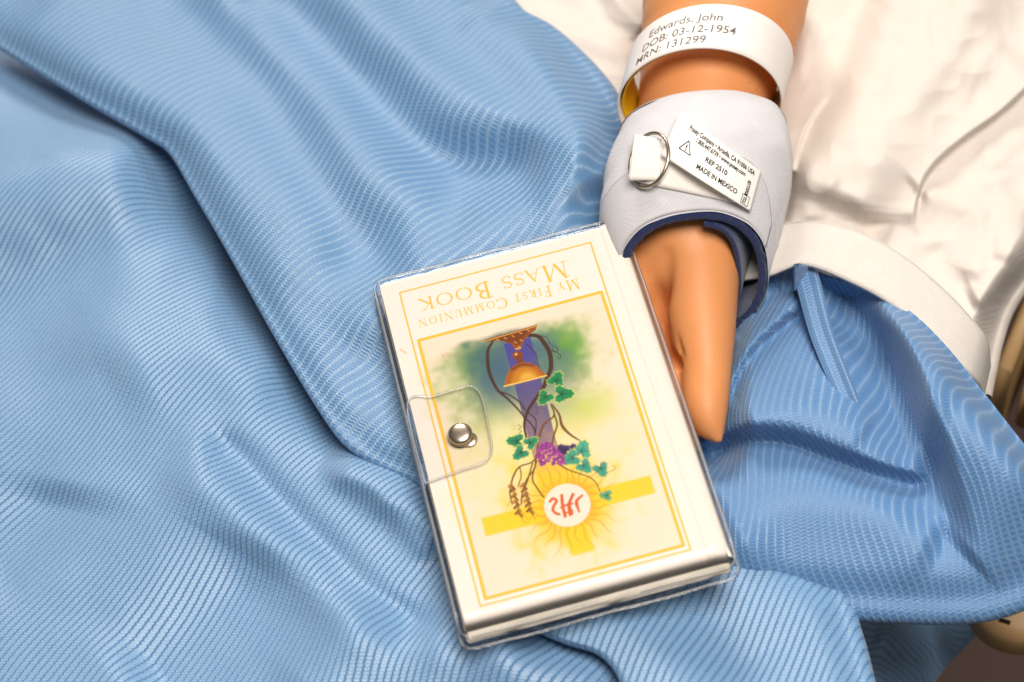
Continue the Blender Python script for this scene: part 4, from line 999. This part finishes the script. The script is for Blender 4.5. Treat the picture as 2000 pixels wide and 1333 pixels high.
# ------------------------------------------------------------------ ring, webbing, label and strap of the restraint
def cuff_at(px_, py_, lift):
    """point of the cuff's outer skin seen at that spot of the photo, raised by lift cm"""
    r = ray(px_, py_); tgt = out.reshape(-1, 3); dd = tgt - CAM; rn = r/np.linalg.norm(r)
    al = dd@rn; off = np.linalg.norm(dd - al[:, None]*rn, axis=1)
    ok = np.where(off < 0.35)[0]
    i = ok[np.argmin(al[ok])] if len(ok) else int(np.argmin(off))
    return CAM + rn*(al[i] - lift)
def cuff_sheet(corner_rows, nu, nv, lift, bulge=0.0):
    """bilinear patch of photo spots laid on the cuff"""
    (tl, tr, br, bl) = corner_rows; g_ = np.zeros((nv, nu, 3))
    for j in range(nv):
        for i in range(nu):
            a, b = i/(nu-1), j/(nv-1)
            p_ = (np.array(tl)*(1-a) + np.array(tr)*a)*(1-b) + (np.array(bl)*(1-a) + np.array(br)*a)*b
            g_[j, i] = cuff_at(p_[0], p_[1], lift(a, b) if callable(lift) else lift)
    c0_ = [g_[0, 0].copy(), g_[0, -1].copy(), g_[-1, -1].copy(), g_[-1, 0].copy()]
    for _ in range(14):
        g_[1:-1, 1:-1] = (g_[:-2, 1:-1] + g_[2:, 1:-1] + g_[1:-1, :-2] + g_[1:-1, 2:] + 4*g_[1:-1, 1:-1])/8
        g_[0, 1:-1] = (g_[0, :-2] + g_[0, 2:] + 2*g_[0, 1:-1])/4; g_[-1, 1:-1] = (g_[-1, :-2] + g_[-1, 2:] + 2*g_[-1, 1:-1])/4
        g_[1:-1, 0] = (g_[:-2, 0] + g_[2:, 0] + 2*g_[1:-1, 0])/4; g_[1:-1, -1] = (g_[:-2, -1] + g_[2:, -1] + 2*g_[1:-1, -1])/4
    dc = [c0_[k_] - g_[i_] for k_, i_ in enumerate(((0, 0), (0, -1), (-1, -1), (-1, 0)))]
    A_, B__ = np.meshgrid(np.linspace(0, 1, nu), np.linspace(0, 1, nv)); A_, B__ = A_[..., None], B__[..., None]
    return g_ + (dc[0]*(1-A_) + dc[1]*A_)*(1-B__) + (dc[3]*(1-A_) + dc[2]*A_)*B__
def thick(name, g_, th_, mat, parent, wsc=(1, 1)):
    nv, nu = g_.shape[:2]
    du = np.gradient(g_, axis=1); dv = np.gradient(g_, axis=0); nn = np.cross(du, dv); nn /= np.linalg.norm(nn, axis=-1)[..., None] + 1e-9
    if (nn.mean((0, 1)) @ (CAM - g_.mean((0, 1)))) < 0: nn = -nn
    V_ = np.concatenate([g_.reshape(-1, 3), (g_ - nn*th_).reshape(-1, 3)]); n = nv*nu
    f = grid_faces(nv, nu); fl = [f[:, ::-1], f + n]
    ring = [(0, i) for i in range(nu)] + [(j, nu-1) for j in range(1, nv)] + [(nv-1, i) for i in range(nu-2, -1, -1)] + [(j, 0) for j in range(nv-2, 0, -1)]
    r_ = np.array([a*nu+b for a, b in ring]); r2 = np.roll(r_, -1); fl.append(np.stack([r_, r2, r2+n, r_+n], -1))
    U, Vv = np.meshgrid(np.linspace(0, wsc[0], nu), np.linspace(0, wsc[1], nv)); w_ = np.stack([U, Vv, 0*U], -1).reshape(-1, 3)
    return mesh_obj(name, V_, np.vstack(fl), mat, parent, True, {'weave': ('FLOAT_VECTOR', np.vstack([w_, w_]))})
# webbing sewn round the cuff under the label
g_ = cuff_sheet([(1240, 268), (1478, 338), (1462, 400), (1228, 352)], 40, 10, lambda a, b: 0.07)
thick('sewn_webbing', g_, 0.10, M_webr, cuff, (4.5, 1.8))
# loop that holds the ring
g_ = cuff_sheet([(1238, 262), (1292, 272), (1290, 352), (1227, 351)], 16, 12, lambda a, b: 0.10 + 0.32*(1-max(0, a-0.35)/0.65)**1.5)
thick('ring_loop', g_, 0.10, M_webr, cuff, (1.2, 1.8))
rl_, rr_ = cuff_at(1232, 312, -0.20), cuff_at(1304, 314, 0.50); rc = (rl_ + rr_)/2
e1 = cuff_at(1254, 262, 0.25) - cuff_at(1250, 358, 0.25); e1 /= np.linalg.norm(e1)
e2 = rr_ - rc; e2n = float(np.linalg.norm(e2)); e2 -= (e2@e1)*e1; e2 /= np.linalg.norm(e2)
aa = np.linspace(0, 2*np.pi, 73)[:-1]
v_, f_ = tube(rc + 0.93*np.cos(aa)[:, None]*e1 + e2n*np.sin(aa)[:, None]*e2, 0.058, 10, True)
mesh_obj('metal_ring', v_, f_, M_steel, cuff)
# printed label, standing off at its free end
lab = cuff_sheet([(1327, 218), (1487, 336), (1466, 413), (1291, 303)], 44, 20, lambda a, b: 0.10 + 0.22*(1-a)**1.5 + 0.42*math.sin(a*math.pi)*(0.55+0.45*b))
label_o = thick('printed_label', lab, 0.02, M_tag, cuff, (3.6, 1.6))
low = cuff_sheet([(1300, 305), (1420, 350), (1408, 368), (1347, 341)], 12, 6, lambda a, b: 0.12)
thick('label_back', low, 0.02, M_tag, cuff)
lw = float(np.linalg.norm(np.diff(lab[10], axis=0), axis=1).sum()); lh = float(np.linalg.norm(np.diff(lab[:, 20], axis=0), axis=1).sum())
def on_label(x, y):
    a, b = np.clip(x/lw, 0, 0.999)*(lab.shape[1]-1), np.clip(y/lh, 0, 0.999)*(lab.shape[0]-1)
    i, j = a.astype(int), b.astype(int); fa, fb = (a-i)[:, None], (b-j)[:, None]
    p = (lab[j, i]*(1-fa) + lab[j, i+1]*fa)*(1-fb) + (lab[j+1, i]*(1-fa) + lab[j+1, i+1]*fa)*fb
    return p + (CAM-p)/np.linalg.norm(CAM-p, axis=1)[:, None]*0.012
def label_text(body, size, x, y, width, bold=False, rot=False, mat=None):
    tv, tf = text_mesh(body, size, 1.0, 0.0, 0.007); k_ = width/np.ptp(tv[:, 0]); tv = tv - [tv[:, 0].min(), 0]; tv[:, 0] *= k_
    px_, py_ = (x + tv[:, 0], y - tv[:, 1]) if not rot else (x - tv[:, 1]*-1, y - tv[:, 0])
    if rot: px_, py_ = x + tv[:, 1]*1.0, y - tv[:, 0]; px_ = x - (tv[:, 1].max() - tv[:, 1])
    mesh_obj('printed_text', on_label(px_, py_), tf, M_black, label_o, smooth=False)
label_text('Posey Company \u2022 Arcadia, CA 91006 USA', 0.24, 0.16*lw, 0.19*lh, 0.78*lw)
label_text('1.800.447.6739 \u2022 www.posey.com', 0.22, 0.27*lw, 0.34*lh, 0.58*lw)
label_text('REF 2510', 0.24, 0.42*lw, 0.58*lh, 0.25*lw)
label_text('MADE IN MEXICO', 0.25, 0.36*lw, 0.83*lh, 0.46*lw)
label_text('LOT 807077120', 0.17, 0.93*lw, 0.92*lh, 0.56*lh, rot=True)
def label_line(pts, w, name='printed_symbol'):
    v__, f__ = [], []
    for (x0, y0), (x1, y1) in zip(pts[:-1], pts[1:]):
        d = np.array([x1-x0, y1-y0]); n_ = np.array([-d[1], d[0]])/np.linalg.norm(d)*w/2; k_ = len(v__)
        v__ += [(x0+n_[0], y0+n_[1]), (x1+n_[0], y1+n_[1]), (x1-n_[0], y1-n_[1]), (x0-n_[0], y0-n_[1])]; f__.append((k_, k_+1, k_+2, k_+3))
    v__ = np.array(v__); mesh_obj(name, on_label(v__[:, 0], v__[:, 1]), f__, M_black, label_o, smooth=False)
tx, ty = 0.20*lw, 0.56*lh
label_line([(tx-0.23, ty+0.16), (tx+0.23, ty+0.16), (tx, ty-0.25), (tx-0.23, ty+0.16)], 0.035)
label_line([(tx, ty-0.10), (tx, ty+0.03)], 0.045); label_line([(tx, ty+0.07), (tx, ty+0.11)], 0.045)
label_line([(0.88*lw, 0.95*lh), (0.955*lw, 0.95*lh), (0.955*lw, 0.72*lh), (0.88*lw, 0.72*lh), (0.88*lw, 0.95*lh)], 0.02)
# inner turn of the padding, showing inside the opening on the right
pad_ = []
for i in range(40, 60):
    th_ = np.linspace(0.25, 2.7, 70); c__, d__, a__, b__ = CR[i]
    k_ = 0.50 + 0.22*np.exp(-((th_-0.4)/0.4)**2)*-1
    pad_.append(np.stack([ring_pts(c__ + d__*(0.12-0.3*math.sin(x*1.4)*0.3), d__, a__-0.62+0.25*math.cos(x*2), b__-0.42, np.array([x]))[0] for x in th_]))
thick('inner_padding', np.array(pad_), 0.16, M_navy, cuff)
# outer flap of the cuff
i0 = 36
sel = np.where((TH > -2.4) & (TH < 1.25))[0]
fl_ = []
for i in range(i0, 60):
    t_ = (i-i0)/(59-i0); hi_t = 0.55 + 0.75*min(1, t_*1.6)**0.7
    th_ = np.linspace(-2.4, hi_t, 80); c__, d__, a__, b__ = CR[i]; fl_.append(ring_pts(c__, d__, a__+0.09, b__+0.09, th_, SQ))
thick('outer_flap', np.array(fl_), 0.09, M_foam, cuff, (10, 3.5))
# strap running from the cuff over the bed edge
up_ = spline([(*P(1440, 455, -2.2),), (*P(1515, 437, -1.9),), (*P(1600, 433, -1.6),), (*P(1690, 458, -1.5),), (*P(1770, 503, -1.6),), (*P(1850, 570, -1.9),), (*P(1905, 630, -2.4),), (*P(1930, 668, -3.2),), (*P(1936, 715, -5.0),)], 110)
lo2 = spline([(*P(1440, 548, -2.2),), (*P(1500, 536, -1.6),), (*P(1570, 515, -1.2),), (*P(1660, 548, -1.2),), (*P(1740, 592, -1.3),), (*P(1815, 655, -1.5),), (*P(1872, 712, -2.0),), (*P(1908, 744, -2.8),), (*P(1922, 775, -4.4),)], 110)
t = np.linspace(0, 1, 12)[None, :, None]
g_ = up_[:, None]*(1-t) + lo2[:, None]*t
thick('tie_strap', g_, 0.14, M_web, cuff, (1.9, 13.0))
